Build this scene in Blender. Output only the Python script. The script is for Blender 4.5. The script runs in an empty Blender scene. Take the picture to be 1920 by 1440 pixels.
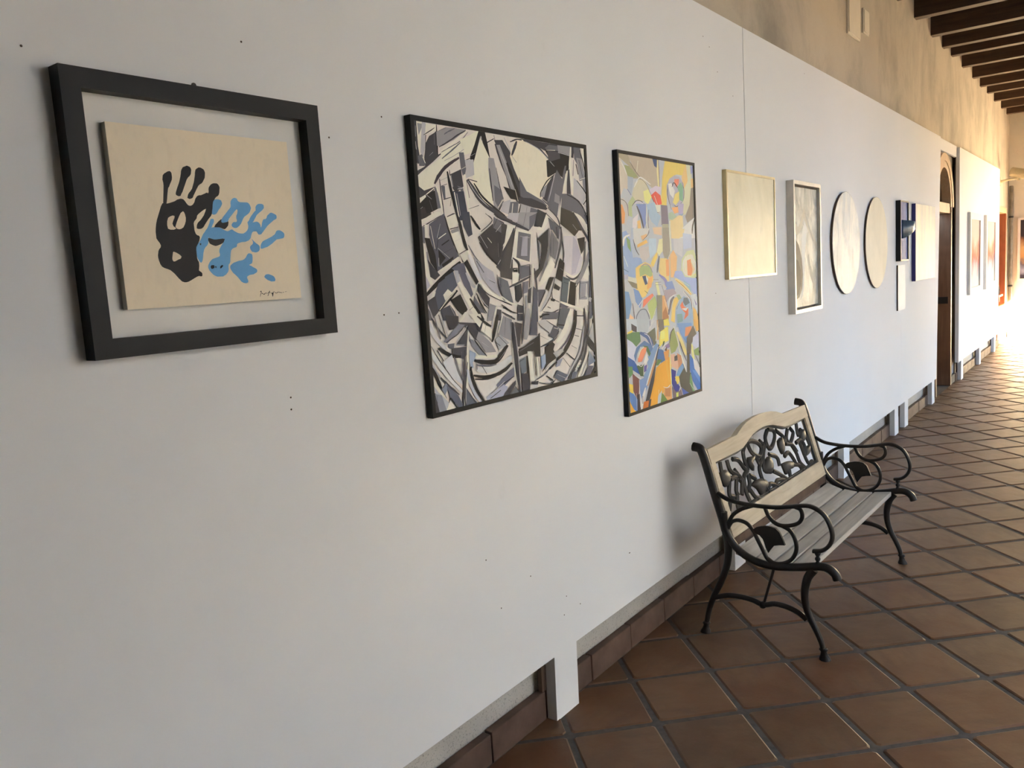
import bpy, bmesh, math, random
from mathutils import Vector, Matrix
random.seed(7)
SC = bpy.context.scene
C = SC.collection
R = math.radians
# ---------------------------------------------------------------- camera, sky, sun, exposure
CAM = Vector((1.6067, 0.0, 1.5981)); YAW, PITCH, ROLL, FPX = R(37.1554), R(-7.3425), R(-3.6615), 1529.63
fw = Vector((-math.sin(YAW)*math.cos(PITCH), math.cos(YAW)*math.cos(PITCH), math.sin(PITCH)))
r0 = Vector((math.cos(YAW), math.sin(YAW), 0)); u0 = r0.cross(fw)
rt = r0*math.cos(ROLL)+u0*math.sin(ROLL); up = -r0*math.sin(ROLL)+u0*math.cos(ROLL)
cd = bpy.data.cameras.new('camera'); co = bpy.data.objects.new('camera', cd); C.objects.link(co)
co.matrix_world = Matrix(((rt.x, up.x, -fw.x, CAM.x), (rt.y, up.y, -fw.y, CAM.y), (rt.z, up.z, -fw.z, CAM.z), (0, 0, 0, 1)))
cd.sensor_width = 36; cd.lens = FPX/1920*36; cd.clip_start = 0.02; cd.clip_end = 200
SC.camera = co
w = bpy.data.worlds.new('sky'); SC.world = w; w.use_nodes = True
w.node_tree.nodes['Background'].inputs[0].default_value = (0.45, 0.70, 1.0, 1)
w.node_tree.nodes['Background'].inputs[1].default_value = 3.3
sd = bpy.data.lights.new('sun', 'SUN'); so = bpy.data.objects.new('sun', sd); C.objects.link(so)
SUN = Vector((-0.66, 0.75, -0.345)).normalized()
so.rotation_euler = SUN.to_track_quat('-Z', 'Y').to_euler(); so.location = (8, 0, 9)
sd.energy = 118.0; sd.angle = R(0.6); sd.color = (1.0, 0.84, 0.60)
SC.view_settings.view_transform = 'Standard'; SC.view_settings.look = 'None'
SC.view_settings.exposure = 1.84; SC.view_settings.gamma = 1.0; SC.view_settings.use_curve_mapping = False

# ---------------------------------------------------------------- helpers
def lin(c):
    return tuple((v/255/12.92 if v/255 <= .04045 else ((v/255+.055)/1.055)**2.4) for v in c)
class NT:
    def __init__(s, name, rough=.6, spec=.4, metal=0.0):
        s.m = bpy.data.materials.new(name); s.m.use_nodes = True; s.t = s.m.node_tree
        s.b = s.t.nodes['Principled BSDF']
        s.b.inputs['Roughness'].default_value = rough; s.b.inputs['Metallic'].default_value = metal
        s.b.inputs['Specular IOR Level'].default_value = spec
        s.co = s.t.nodes.new('ShaderNodeTexCoord')
    def n(s, typ, **kw):
        o = s.t.nodes.new(typ)
        for k, v in kw.items(): setattr(o, k, v)
        return o
    def l(s, a, b): s.t.links.new(a, b)
    def vec(s, scale=(1, 1, 1), kind='Object'):
        mp = s.n('ShaderNodeMapping'); mp.inputs['Scale'].default_value = scale
        s.l(s.co.outputs[kind], mp.inputs['Vector']); return mp.outputs['Vector']
    def noise(s, scale, detail=4, rough=.55, vec=None, dist=0.0):
        o = s.n('ShaderNodeTexNoise'); o.inputs['Scale'].default_value = scale; o.inputs['Detail'].default_value = detail
        o.inputs['Roughness'].default_value = rough; o.inputs['Distortion'].default_value = dist
        s.l(vec if vec else s.vec(), o.inputs['Vector']); return o.outputs['Fac']
    def ramp(s, fac, stops):
        o = s.n('ShaderNodeValToRGB'); e = o.color_ramp.elements
        while len(e) < len(stops): e.new(0.5)
        for el, (p, c) in zip(e, stops): el.position = p; el.color = (*c, 1)
        s.l(fac, o.inputs['Fac']); return o.outputs['Color']
    def mix(s, a, b, fac, mode='MIX'):
        o = s.n('ShaderNodeMix', data_type='RGBA', blend_type=mode)
        for sock, v in ((o.inputs[6], a), (o.inputs[7], b), (o.inputs[0], fac)):
            if isinstance(v, (tuple, list)): sock.default_value = (*v, 1)
            elif isinstance(v, (int, float)): sock.default_value = v
            else: s.l(v, sock)
        return o.outputs[2]
    def col(s, c):
        if isinstance(c, tuple): s.b.inputs['Base Color'].default_value = (*c, 1)
        else: s.l(c, s.b.inputs['Base Color'])
        return s
    def bump(s, h, strength=.2, dist=.002):
        o = s.n('ShaderNodeBump'); o.inputs['Strength'].default_value = strength; o.inputs['Distance'].default_value = dist
        s.l(h, o.inputs['Height']); s.l(o.outputs['Normal'], s.b.inputs['Normal']); return s
def g(v): return (v, v, v)

def link(name, me, mat, parent=None):
    o = bpy.data.objects.new(name, me); C.objects.link(o)
    if mat and not me.materials: me.materials.append(mat)
    if parent: o.parent = parent
    return o
def mesh(verts, faces, smooth=False):
    me = bpy.data.meshes.new('m'); me.from_pydata([tuple(v) for v in verts], [], faces); me.validate(); me.update()
    if smooth: me.polygons.foreach_set('use_smooth', [True]*len(me.polygons))
    return me
class MB:
    def __init__(s): s.v = []; s.f = []; s.sm = []
    def add(s, v, f, smooth=False):
        k = len(s.v); s.v += [tuple(a) for a in v]; s.f += [tuple(i+k for i in q) for q in f]; s.sm += [smooth]*len(f)
    def box(s, x0, x1, y0, y1, z0, z1, bev=0.0, shear=None):
        if bev <= 0:
            v = [(x0, y0, z0), (x1, y0, z0), (x1, y1, z0), (x0, y1, z0), (x0, y0, z1), (x1, y0, z1), (x1, y1, z1), (x0, y1, z1)]
            s.add(v, [(0, 3, 2, 1), (4, 5, 6, 7), (0, 1, 5, 4), (1, 2, 6, 5), (2, 3, 7, 6), (3, 0, 4, 7)])
        else:
            bm = bmesh.new(); bmesh.ops.create_cube(bm, size=1)
            for q in bm.verts: q.co = ((x0+x1)/2+q.co.x*(x1-x0), (y0+y1)/2+q.co.y*(y1-y0), (z0+z1)/2+q.co.z*(z1-z0))
            bmesh.ops.bevel(bm, geom=bm.edges[:], offset=bev, segments=2, affect='EDGES', profile=.6)
            s.add([q.co[:] for q in bm.verts], [[q.index for q in f.verts] for f in bm.faces]); bm.free()
        return s
    def prism(s, poly, axis, a, b):
        # extrude a 2D outline along an axis: axis 'x' -> poly is (y,z); 'y' -> (x,z); 'z' -> (x,y)
        def P(q, d): return (d, q[0], q[1]) if axis == 'x' else ((q[0], d, q[1]) if axis == 'y' else (q[0], q[1], d))
        n = len(poly); s.add([P(q, a) for q in poly]+[P(q, b) for q in poly],
            [tuple(range(n))[::-1], tuple(range(n, 2*n))]+[(i, (i+1) % n, n+(i+1) % n, n+i) for i in range(n)])
        return s
    def sweep(s, pts, ra, rb, nrm, n=8, cap=True):
        # tube along pts; nrm = fixed out-of-plane axis; ra in-plane half width (list or value), rb out-of-plane half width
        pts = [Vector(q) for q in pts]; m = len(pts); nrm = Vector(nrm).normalized(); v = []
        for i, q in enumerate(pts):
            d = (pts[min(i+1, m-1)]-pts[max(i-1, 0)]).normalized(); side = d.cross(nrm).normalized()
            a = ra[i] if isinstance(ra, (list, tuple)) else ra; b = rb[i] if isinstance(rb, (list, tuple)) else rb
            nn = side.cross(d).normalized()
            for k in range(n):
                t = 2*math.pi*(k+.5)/n; v.append(q+side*(a*math.cos(t))+nn*(b*math.sin(t)))
        f = [(i*n+k, i*n+(k+1) % n, (i+1)*n+(k+1) % n, (i+1)*n+k) for i in range(m-1) for k in range(n)]
        s.add(v, f, True)
        if cap: s.add(v[:n]+v[-n:], [tuple(range(n))[::-1], tuple(range(n, 2*n))])
        return s
    def lathe(s, prof, c, axis='z', n=16):
        v = []; c = Vector(c)
        for r_, h in prof:
            for k in range(n):
                t = 2*math.pi*k/n; a, b = r_*math.cos(t), r_*math.sin(t)
                v.append(c+(Vector((a, b, h)) if axis == 'z' else (Vector((h, a, b)) if axis == 'x' else Vector((b, h, a)))))
        m = len(prof)
        s.add(v, [(i*n+k, i*n+(k+1) % n, (i+1)*n+(k+1) % n, (i+1)*n+k) for i in range(m-1) for k in range(n)], True)
        s.add(v[:n]+v[-n:], [tuple(range(n))[::-1], tuple(range(n, 2*n))]); return s
    def build(s, name, mat, parent=None):
        me = bpy.data.meshes.new(name); me.from_pydata(s.v, [], s.f); me.update()
        bm = bmesh.new(); bm.from_mesh(me); bmesh.ops.recalc_face_normals(bm, faces=bm.faces[:]); bm.to_mesh(me); bm.free()
        me.polygons.foreach_set('use_smooth', s.sm)
        return link(name, me, mat, parent)
def catmull(v, n=5):
    v = [Vector(q) for q in v]
    if len(v) < 3: return v
    q = [2*v[0]-v[1]]+v+[2*v[-1]-v[-2]]; out = []
    for i in range(1, len(q)-2):
        a, b, c, d = q[i-1:i+3]
        for k in range(n):
            t = k/n; out.append(.5*((2*b)+(c-a)*t+(2*a-5*b+4*c-d)*t*t+(3*b-a-3*c+d)*t**3))
    return out+[v[-1]]
def empty(name, loc, rz=0.0):
    o = bpy.data.objects.new(name, None); C.objects.link(o); o.location = loc; o.rotation_euler = (0, 0, rz); o.empty_display_size = .1; return o
def tag(o, label, cat, group=None):
    o['label'] = label; o['category'] = cat
    if group: o['group'] = group
    return o
def struct(o, label=None):
    o['kind'] = 'structure'
    if label: o['label'] = label
    return o

# ---------------------------------------------------------------- materials
def plaster(name, base, warm, stain):
    t = NT(name, .85, .2)
    a = t.noise(1.1, 5, .6); b = t.noise(1.3, 8, .66, t.vec((1, 1, .8)), .3); f = t.noise(70, 3, .6)
    c = t.mix(base, warm, t.ramp(a, [(.35, g(0)), (.65, g(1))])); c = t.mix(c, stain, t.ramp(b, [(.46, g(0)), (.70, g(.75))]))
    c = t.mix(c, g(.42), t.ramp(f, [(.60, g(0)), (.75, g(.22))]), 'MULTIPLY')
    t.col(c).bump(t.noise(38, 6, .7), .35, .004); return t.m
M_WALL = plaster('stained plaster', (.475, .42, .35), (.54, .48, .395), (.26, .235, .205))
M_END = plaster('cream plaster', (.78, .74, .63), (.82, .78, .67), (.70, .66, .56))
def cement():
    t = NT('rough grey cement render', .9, .2); f = t.noise(160, 3, .7); a = t.noise(3, 4)
    c = t.ramp(a, [(.3, (.40, .38, .35)), (.7, (.50, .48, .45))]); c = t.mix(c, g(.12), t.ramp(f, [(.56, g(0)), (.70, g(.8))]))
    t.col(c).bump(t.noise(120, 4, .7), .5, .004); return t.m
M_CEMENT = cement()
def panel_mat():
    t = NT('white emulsion paint', .8, .08); ge = t.n('ShaderNodeNewGeometry').outputs['Position']; a = t.noise(.9, 3, .55, ge); b = t.noise(7, 5, .6, ge)
    c = t.ramp(a, [(.3, (.770, .778, .808)), (.7, (.800, .808, .838))]); c = t.mix(c, (.66, .645, .63), t.ramp(b, [(.66, g(0)), (.82, g(.35))]))
    t.col(c).bump(t.noise(55, 4, .6), .10, .002); return t.m
M_PANEL = panel_mat()
def simple(name, c, rough=.5, spec=.4, metal=0.0, var=.12, scale=8, bump=0.0):
    t = NT(name, rough, spec, metal); a = t.noise(scale, 4)
    t.col(t.ramp(a, [(.3, tuple(v*(1-var) for v in c)), (.7, tuple(min(1, v*(1+var)) for v in c))]))
    if bump: t.bump(t.noise(scale*6, 4), bump, .002)
    return t.m
def wood(name, c1, c2, axis='y', rough=.65, scale=1.0, dark=None):
    t = NT(name, rough, .3); k = 30*scale; s = {'x': (.06, 1, 1), 'y': (1, .06, 1), 'z': (1, 1, .06)}[axis]
    a = t.noise(k, 5, .6, t.vec(s), .6); b = t.noise(3*scale, 4)
    c = t.ramp(a, [(.32, c1), (.68, c2)])
    c = t.mix(c, dark or tuple(v*.55 for v in c1), t.ramp(b, [(.5, g(0)), (.8, g(.7))]))
    t.col(c).bump(a, .25, .0015); return t.m
M_BEAM = wood('dark stained beam wood', (.055, .030, .018), (.095, .055, .032), 'x', .6)
M_BOARD = wood('dark ceiling boards', (.05, .028, .018), (.075, .042, .026), 'y', .7)
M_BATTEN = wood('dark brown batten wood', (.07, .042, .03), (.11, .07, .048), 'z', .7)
M_DOOR = wood('brown door wood', (.17, .085, .045), (.24, .125, .068), 'z', .5)
M_DOORLIGHT = wood('pale weathered frame wood', (.50, .34, .20), (.60, .43, .27), 'z', .55)
M_RED = wood('reddish brown door wood', (.30, .11, .05), (.38, .15, .07), 'z', .5)
M_SEAT = wood('silvered bench wood', (.40, .365, .325), (.56, .52, .465), 'y', .7, 1.0, (.27, .235, .195))
M_BACK = wood('bleached tan bench wood', (.44, .365, .265), (.60, .515, .395), 'y', .65, 1.0, (.27, .215, .15))
M_IRON = simple('dark bronze painted iron', (.013, .010, .0085), .45, .35, .1, .3, 14, .15)
M_INSERT = simple('dull grey bronze casting', (.050, .044, .037), .5, .35, .2, .25, 14, .15)
M_BLACK = simple('matt black frame paint', (.010, .0105, .012), .5, .2, 0, .15, 6)
M_GOLD = simple('pale gold leaf moulding', (.52, .43, .24), .35, .5, .55, .15, 12)
M_GOLDSIDE = wood('brown gilt frame side', (.22, .155, .075), (.29, .21, .11), 'z', .5)
M_SILVER = simple('silvered grey wood moulding', (.56, .53, .48), .4, .5, .25, .1, 12)
M_WHITEFRAME = simple('white frame paint', (.76, .74, .70), .6, .12, 0, .04, 8)
M_PAPER = simple('white card', (.90, .90, .90), .6, .25, 0, .02, 8)
M_NAVY = simple('navy painted canvas edge', (.035, .035, .16), .6, .3, 0, .2, 8)
M_MAT = simple('white backing board', (.76, .75, .74), .75, .2, 0, .03, 4)
M_CARD = simple('cream primed board', (.66, .61, .52), .75, .2, 0, .05, 5, .08)
M_METAL = simple('dull cream metal', (.52, .45, .30), .5, .4, .2, .12, 10)
M_PIPE = simple('grey galvanised pipe', (.25, .22, .17), .5, .4, .3, .25, 12)
M_DARKBAG = simple('black cloth', (.02, .02, .022), .8, .2, 0, .3, 20)
M_STONE = simple('courtyard paving', (.42, .30, .18), .85, .2, 0, .12, 3)
M_PLAIN = simple('white lime wash', (.70, .69, .68), .85, .2, 0, .05, 2)
M_PILLAR = simple('grey brown pillar stone', (.27, .245, .21), .85, .2, 0, .12, 4)
M_OUTER = simple('pale sun blocker wall', (.42, .43, .44), .85, .2, 0, .08, 2)
def glass():
    t = NT('dark fanlight glass', .08, .5); t.col((.03, .025, .022)); return t.m
M_GLASS = glass()
def terracotta():
    t = NT('sealed terracotta tile', .42, .30)
    oi = t.n('ShaderNodeObjectInfo')
    a = t.noise(4.5, 5, .6); b = t.noise(14, 5, .6, t.vec((1, .35, 1))); s_ = t.noise(120, 2)
    c = t.ramp(oi.outputs['Random'], [(0, (.108, .047, .023)), (.3, (.125, .058, .028)), (.55, (.096, .052, .028)), (.8, (.138, .068, .033)), (1, (.108, .060, .032))])
    c = t.mix(c, (.20, .120, .064), t.ramp(a, [(.42, g(0)), (.78, g(.55))]))
    c = t.mix(c, (.085, .055, .038), t.ramp(b, [(.55, g(0)), (.8, g(.55))]))
    c = t.mix(c, (.08, .05, .035), t.ramp(s_, [(.72, g(0)), (.8, g(.6))]))
    t.col(c)
    rr = t.n('ShaderNodeMapRange'); t.l(b, rr.inputs['Value']); rr.inputs['To Min'].default_value = .34; rr.inputs['To Max'].default_value = .56
    t.l(rr.outputs['Result'], t.b.inputs['Roughness']); t.bump(t.noise(9, 5, .6), .35, .006); return t.m
M_TILE = terracotta()
M_BASETILE = simple('terracotta skirting tile', (.105, .066, .050), .65, .25, 0, .3, 9, .2)
def grout():
    t = NT('grey brown grout', .85, .2); a = t.noise(40, 4); t.col(t.ramp(a, [(.3, (.075, .066, .058)), (.7, (.105, .094, .083))])).bump(a, .3, .003); return t.m
M_GROUT = grout()

# ---------------------------------------------------------------- the room
XW, XB, XR, YN, YE, ZC = -0.085, -0.042, 3.3, -2.6, 17.0, 4.07     # wall face, skirting face, arcade side, ends, ceiling
# floor: grout bed with single tiles laid on the diagonal
fl = struct(MB().box(-.4, XR+.4, YN-.3, YE+.3, -.12, -.004).build('floor', M_GROUT), 'terracotta tiled corridor floor laid on the diagonal')
PT, JT, GX, GY, GA = .32, .021, .5432, 3.1140, R(44.6)
ea = Vector((math.cos(GA), math.sin(GA))); eb = Vector((-math.sin(GA), math.cos(GA)))
def tile_mesh(poly, h=.0):
    n = len(poly); cx = sum(q[0] for q in poly)/n; cy = sum(q[1] for q in poly)/n
    def sh(k, z): return [(cx+(q[0]-cx)*k, cy+(q[1]-cy)*k, z) for q in poly]
    v = sh(1, -.012)+sh(1, -.003)+sh(.955, .0012); f = [tuple(range(2*n, 3*n))]
    for r_ in (0, 1): f += [(r_*n+i, r_*n+(i+1) % n, (r_+1)*n+(i+1) % n, (r_+1)*n+i) for i in range(n)]
    me = mesh(v, f); me.materials.append(M_TILE); return me
def octo(h, c, jit):
    q = [(-h+c, -h), (h-c, -h), (h, -h+c), (h, h-c), (h-c, h), (-h+c, h), (-h, h-c), (-h, -h+c)]
    return [(a+random.uniform(-jit, jit), b+random.uniform(-jit, jit)) for a, b in q]
VAR = [tile_mesh(octo(PT/2-JT/2, .010, .0022)) for _ in range(8)]
def clip2(poly, x0, x1, y0, y1):
    for ax, lim, sg in ((0, x0, 1), (0, x1, -1), (1, y0, 1), (1, y1, -1)):
        out = []
        for i in range(len(poly)):
            a, b = poly[i-1], poly[i]; ia = sg*(a[ax]-lim) >= 0; ib = sg*(b[ax]-lim) >= 0
            if ia != ib:
                t = (lim-a[ax])/(b[ax]-a[ax]); out.append((a[0]+t*(b[0]-a[0]), a[1]+t*(b[1]-a[1])))
            if ib: out.append(b)
        poly = out
        if not poly: return []
    return poly
cells = []
for i in range(-50, 60):
    for j in range(-60, 60):
        c = Vector((GX, GY))+ea*((i+.5)*PT)+eb*((j+.5)*PT)
        if not (XW-.25 < c.x < XR+.2 and YN-.2 < c.y < YE+.2): continue
        h = PT/2-JT/2
        sq = [tuple(c+ea*a+eb*b) for a, b in octo(h, .010, .002)]
        cl = clip2(sq, XB-.004, XR-.002, YN+.002, YE-.03)
        if len(cl) < 3: continue
        ar = abs(sum(cl[k-1][0]*cl[k][1]-cl[k][0]*cl[k-1][1] for k in range(len(cl))))/2
        if ar < .002: continue
        d = Vector((c.x, c.y, 0))-CAM; zz = d.dot(fw); px = FPX*d.dot(rt)/max(zz, .01); py = -FPX*d.dot(up)/max(zz, .01)
        vis = zz > .5 and -1080 < px < 1060 and -760 < py < 850
        cells.append((0 if vis else 1, d.length, c, cl, all(abs(a[0]-b[0]) < 1e-6 for a, b in zip(cl, sq)) and len(cl) == len(sq)))
cells.sort(key=lambda q: (q[0], q[1]))
rest = MB()
for k, (_, _, c, cl, whole) in enumerate(cells):
    dz = random.uniform(-.0012, .0012)
    if k < 295:
        if whole:
            o = link('tile', random.choice(VAR), None, fl); o.location = (c.x, c.y, dz)
            o.rotation_euler = (random.uniform(-.004, .004), random.uniform(-.004, .004), GA+random.choice((0, 1, 2, 3))*math.pi/2+random.uniform(-.008, .008))
        else:
            o = link('tile', tile_mesh([(q[0]-c.x, q[1]-c.y) for q in cl]), None, fl); o.location = (c.x, c.y, dz)
    else:
        me = tile_mesh(cl); rest.add([(q.co.x, q.co.y, q.co.z+dz) for q in me.vertices], [tuple(q.vertices) for q in me.polygons]); bpy.data.meshes.remove(me)
o = rest.build('remaining_tiles', M_TILE, fl); o['kind'] = 'stuff'

# left wall with an arched door opening and a plain doorway near the corner
D1Y, D1R, D1S = 10.395, .505, 2.10; D2A, D2B, D2T = 15.55, 16.62, 2.26
arch = [(D1Y+D1R*math.cos(math.pi*k/20), D1S+D1R*math.sin(math.pi*k/20)) for k in range(21)]   # right spring -> left spring
wl = MB(); XI = -.40
wl.box(XI, XW, YN-.3, D1Y-D1R, 0, ZC+.2)
wl.prism([(D1Y+D1R, D1S)]+arch[1:-1]+[(D1Y-D1R, D1S), (D1Y-D1R, ZC+.2), (D1Y+D1R, ZC+.2)], 'x', XI, XW)
wl.box(XI, XW, D1Y+D1R, D2A, 0, ZC+.2); wl.box(XI, XW, D2A, D2B, D2T, ZC+.2); wl.box(XI, XW, D2B, YE+.3, 0, ZC+.2)
wleft = struct(wl.build('wall_left', M_WALL), 'stained cream plaster wall above the white display panels')
wbot = MB(); wbot.box(XW, XW+.006, YN, D1Y-D1R-.02, .02, .42).box(XW, XW+.006, D1Y+D1R+.12, D2A-.1, .02, .42)
wbot.build('render_band', M_CEMENT, wleft)
struct(MB().box(XI, XR+.3, YE, YE+.3, 0, ZC+.2).build('wall_far', M_END), 'cream plaster wall at the far end')
struct(MB().box(XI, XR+.3, YN-.3, YN, 0, ZC+.2).build('wall_near', M_PLAIN), 'cream plaster wall behind the viewer')
# skirting tiles on the left wall and the far wall
bl = struct(MB().box(XW, XB-.008, YN, D1Y-D1R-.02, 0, .094).box(XW, XB-.008, D1Y+D1R+.02, D2A-.02, 0, .094).build('baseboard_left', M_GROUT), 'terracotta tile skirting along the left wall')
y = 3.22-.32*18
bt = [MB().box(XW+.01, XB, .003, .317, .0, .105+random.uniform(-.004, .003), .004).build('skirting_tile', M_BASETILE, bl) for _ in range(3)]
tm = [q.data for q in bt]
for q in bt: bpy.data.objects.remove(q)
while y < D2A-.3:
    if not (D1Y-D1R-.34 < y < D1Y+D1R+.02):
        o = link('skirting_tile', random.choice(tm), None, bl); o.location = (random.uniform(-.002, .002), y, 0)
    y += .32
bf = struct(MB().box(XW, XR, YE-.03, YE, 0, .09).build('baseboard_far', M_GROUT), 'terracotta tile skirting along the far wall')
ft = MB().box(.003, .317, YE-.042, YE-.005, 0, .10, .004).build('skirting_tile', M_BASETILE, bf); ft.location = (-.07, 0, 0)
for k in range(1, 10): o = link('skirting_tile', ft.data, None, bf); o.location = (-.07+.32*k, 0, 0)
# unseen arcade side: pillar widths and opening heights set to shape the light
wr = struct(MB().box(XR, XR+.45, YN-.3, 8.0, 3.05, ZC+.2).box(XR, XR+.45, 8.0, YE+.3, 2.60, ZC+.2).build('wall_right', M_PLAIN), 'unseen arcade wall on the open side, openings sized to shape the light')
for a, b in ((YN-.3, 1.7), (4.4, 6.2), (6.9, 7.45), (8.0, 9.5), (10.18, 11.3), (13.7, 14.3), (16.4, YE+.3)):
    MB().box(XR, XR+.45, a, b, 0, 3.05 if b < 8 else 2.60).build('pillar', M_PILLAR, wr)
# ceiling boards and beams
ce = struct(MB().box(XI, XR+.45, YN-.3, YE+.3, ZC, ZC+.08).build('ceiling', M_BOARD), 'dark wooden ceiling carried by dark beams')
bl_ = [8.27, 9.08, 9.92, 10.58, 11.15, 11.93, 12.79, 13.49, 14.21, 15.00, 15.89, 16.64]
bl_ = [8.27-.77*k for k in range(13, 0, -1)]+bl_
bm0 = None
for yy in bl_:
    if bm0 is None:
        q = MB().box(XW-.05, XR, -.115, 0, 3.83, ZC, .006).build('beam', M_BEAM, ce); bm0 = q.data
    else: q = link('beam', bm0, None, ce)
    q.location = (0, yy, random.uniform(-.006, .006))
# unseen courtyard, added to shape the light: bounce ground, sky-blocking hedge, sun-blocking wing
struct(MB().box(XR+.4, 6.2+4, -25, 7.2, -.2, -.02).build('floor_courtyard', M_STONE), 'warm stone courtyard paving added outside the arcade to bounce warm light in')
M_LAWN = simple('courtyard gravel', (.27, .19, .115), .9, .1, 0, .3, 5)
struct(MB().box(XR+.4, 40, 7.2, 45, -.2, -.02).box(6.2+4, 40, -25, 7.2, -.2, -.02).build('floor_garden', M_LAWN), 'brown courtyard gravel added outside the arcade, darker to limit bounce light')
M_SKY_BLOCKER = simple('dark green sky blocker', (.035, .05, .022), .9, .1, 0, .4, 12, .5)
struct(MB().box(7.2, 8.6, 11.5, 34, -.02, 2.3, .15).build('wall_sky_blocker', M_SKY_BLOCKER), 'dark green sky blocker added out of view to cut sky light on the far panel')  # unseen hedge added to block part of the sky from the far panel
struct(MB().box(6.2, 6.2+4, -14, 6.3, -.02, 4.42).build('wall_sun_blocker', M_OUTER), 'unseen pale wing added opposite the arcade to block the sun')  # unseen wing added to keep direct sun out of the near openings

# ---------------------------------------------------------------- doors
d1 = struct(empty('door_1', (XW, D1Y, 0)), 'arched brown wooden doorway between the display panels')
def ringpts(r_): return [(r_*math.cos(math.pi*k/24), D1S+r_*math.sin(math.pi*k/24)) for k in range(25)]
def ringprism(ri, ro, x0, x1):
    m = MB(); a, b = ringpts(ri), ringpts(ro)
    for k in range(24): m.prism([a[k], b[k], b[k+1], a[k+1]], 'x', x0, x1)
    return m
ringprism(D1R-.085, D1R-.001, -.10, .043).build('arch_frame', M_DOORLIGHT, d1)
ringprism(D1R-.012, D1R+.075, .001, .050).build('arch_architrave', M_DOORLIGHT, d1)
MB().box(-.10, .043, D1R-.06, D1R-.001, 0, D1S, .003).build('jamb', M_DOOR, d1)
MB().box(-.10, .043, -D1R+.001, -D1R+.06, 0, D1S, .003).build('jamb', M_DOOR, d1)
MB().box(-.10, .030, -D1R+.06, D1R-.06, D1S-.07, D1S+.04, .003).build('transom', M_DOORLIGHT, d1)
MB().prism([((D1R-.088)*math.cos(math.pi*k/24), D1S+.04+(D1R-.13)*math.sin(math.pi*k/24)) for k in range(25)], 'x', -.06, -.05).build('fanlight_pane', M_GLASS, d1)
q = MB().box(-.35, -.31, -D1R+.001, D1R-.001, 0, D1S-.07, .003).build('door_leaf', M_DOOR, d1)
for a in (-.30, .06):
    for b, c in ((.2, .9), (1.05, 1.95)): MB().box(-.312, -.302, a, a+.24, b, c, .006).build('door_panel', M_DOOR, q)
MB().lathe([(.012, 0), (.012, .03), (.028, .04), (.028, .055), (.01, .062)], (-.31, -.34, 1.0), 'x').build('knob', M_GOLD, q)
MB().box(-.105, .012, D1R-.068, D1R-.055, .98, 1.06, .002).build('strike_plate', M_IRON, d1)
d2 = struct(empty('door_2', (XW, (D2A+D2B)/2, 0)), 'reddish brown wooden doorway near the far corner')
hw = (D2B-D2A)/2
MB().box(-.16, .012, -hw+.001, -hw+.08, 0, D2T-.09, .003).build('jamb', M_RED, d2)
MB().box(-.16, .012, hw-.08, hw-.001, 0, D2T-.09, .003).build('jamb', M_RED, d2)
MB().box(-.16, .02, -hw+.001, hw-.001, D2T-.09, D2T-.001, .003).build('lintel', M_DOORLIGHT, d2)
q = MB().box(-.16, -.11, -hw+.08, hw-.08, 0, D2T-.09, .003).build('door_leaf', M_RED, d2)
for b, c in ((.2, .95), (1.1, 2.0)): MB().box(-.112, -.10, -.34, .34, b, c, .008).build('door_panel', M_RED, q)

# ---------------------------------------------------------------- white display panels on legs
ZB, ZT, LEGW = .243, 2.797, .148
def display_panel(y0, y1, legs, label, skew=0.0, holes=(), dark_gap_edge=False):
    r_ = empty('display_panel', (0, y0, 0)); tag(r_, label, 'display panel', 'white display panels along the left wall')
    w_ = y1-y0
    p_ = MB().prism([(0, ZB), (w_-skew, ZB), (w_+skew, ZT), (0, ZT)], 'x', -.040, 0).build('board', M_PANEL, r_)
    for L_ in legs:
        a = L_-y0; t0 = .006*random.choice((-1, 1))
        MB().prism([(a+t0, 0), (a+LEGW+t0, 0), (a+LEGW, ZB), (a, ZB)], 'x', -.041, 0).build('leg', M_PANEL, r_)
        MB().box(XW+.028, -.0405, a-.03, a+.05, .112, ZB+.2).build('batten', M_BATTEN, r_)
    if dark_gap_edge: MB().box(XW+.028, -.0405, .012, .06, .112, ZT-.02).build('batten', M_BATTEN, r_)  # dark wood strip closes the shadow gap behind this edge and keeps it dark
    for hy, hz in holes:
        MB().lathe([(.0024, -.001), (.0024, .0005), (.0008, .0008)], (0, hy-y0, hz), 'x', 8).build('nail_hole', M_BATTEN, r_)
    return r_
HOLES = [(1.618, 2.049), (1.428, 1.977), (1.624, 1.524), (1.232, 1.319), (1.234, 1.348), (4.108, 2.437), (2.367, 0.437), (2.346, 0.373), (2.456, 0.375), (1.924, 0.717), (2.156, 0.585), (2.849, 0.45), (0.721, 2.07), (1.195, 2.164), (3.761, 2.659), (3.831, 2.624), (3.919, 2.524), (5.272, 2.725), (2.844, 0.45), (1.985, 0.534), (1.567, 1.523), (3.816, 1.464), (7.356, 1.323)]
display_panel(-2.2, 4.259, [-.1, 2.268, 3.965], 'longest white display panel, holding the hand print picture, nearest the viewer', 0, [h for h in HOLES if h[0] < 4.2])
display_panel(4.265, 7.949, [4.42, 6.05, 7.68], 'white display panel just beyond the bench, holding both round paintings', 0, [h for h in HOLES if h[0] > 4.3])
display_panel(7.9505, 9.785, [8.098, 9.42], 'short white display panel ending at the arched doorway', .11)
display_panel(11.13, 14.96, [11.338, 12.9, 14.5], 'sunlit white display panel beyond the arched doorway, holding two red paintings', 0, (), True)
tag(MB().box(-.06, -.032, 9.90, 11.128, 2.685, 2.81, .002).build('header_board', M_PANEL), 'narrow white board bridging the panels above the arched doorway', 'board')

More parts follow.
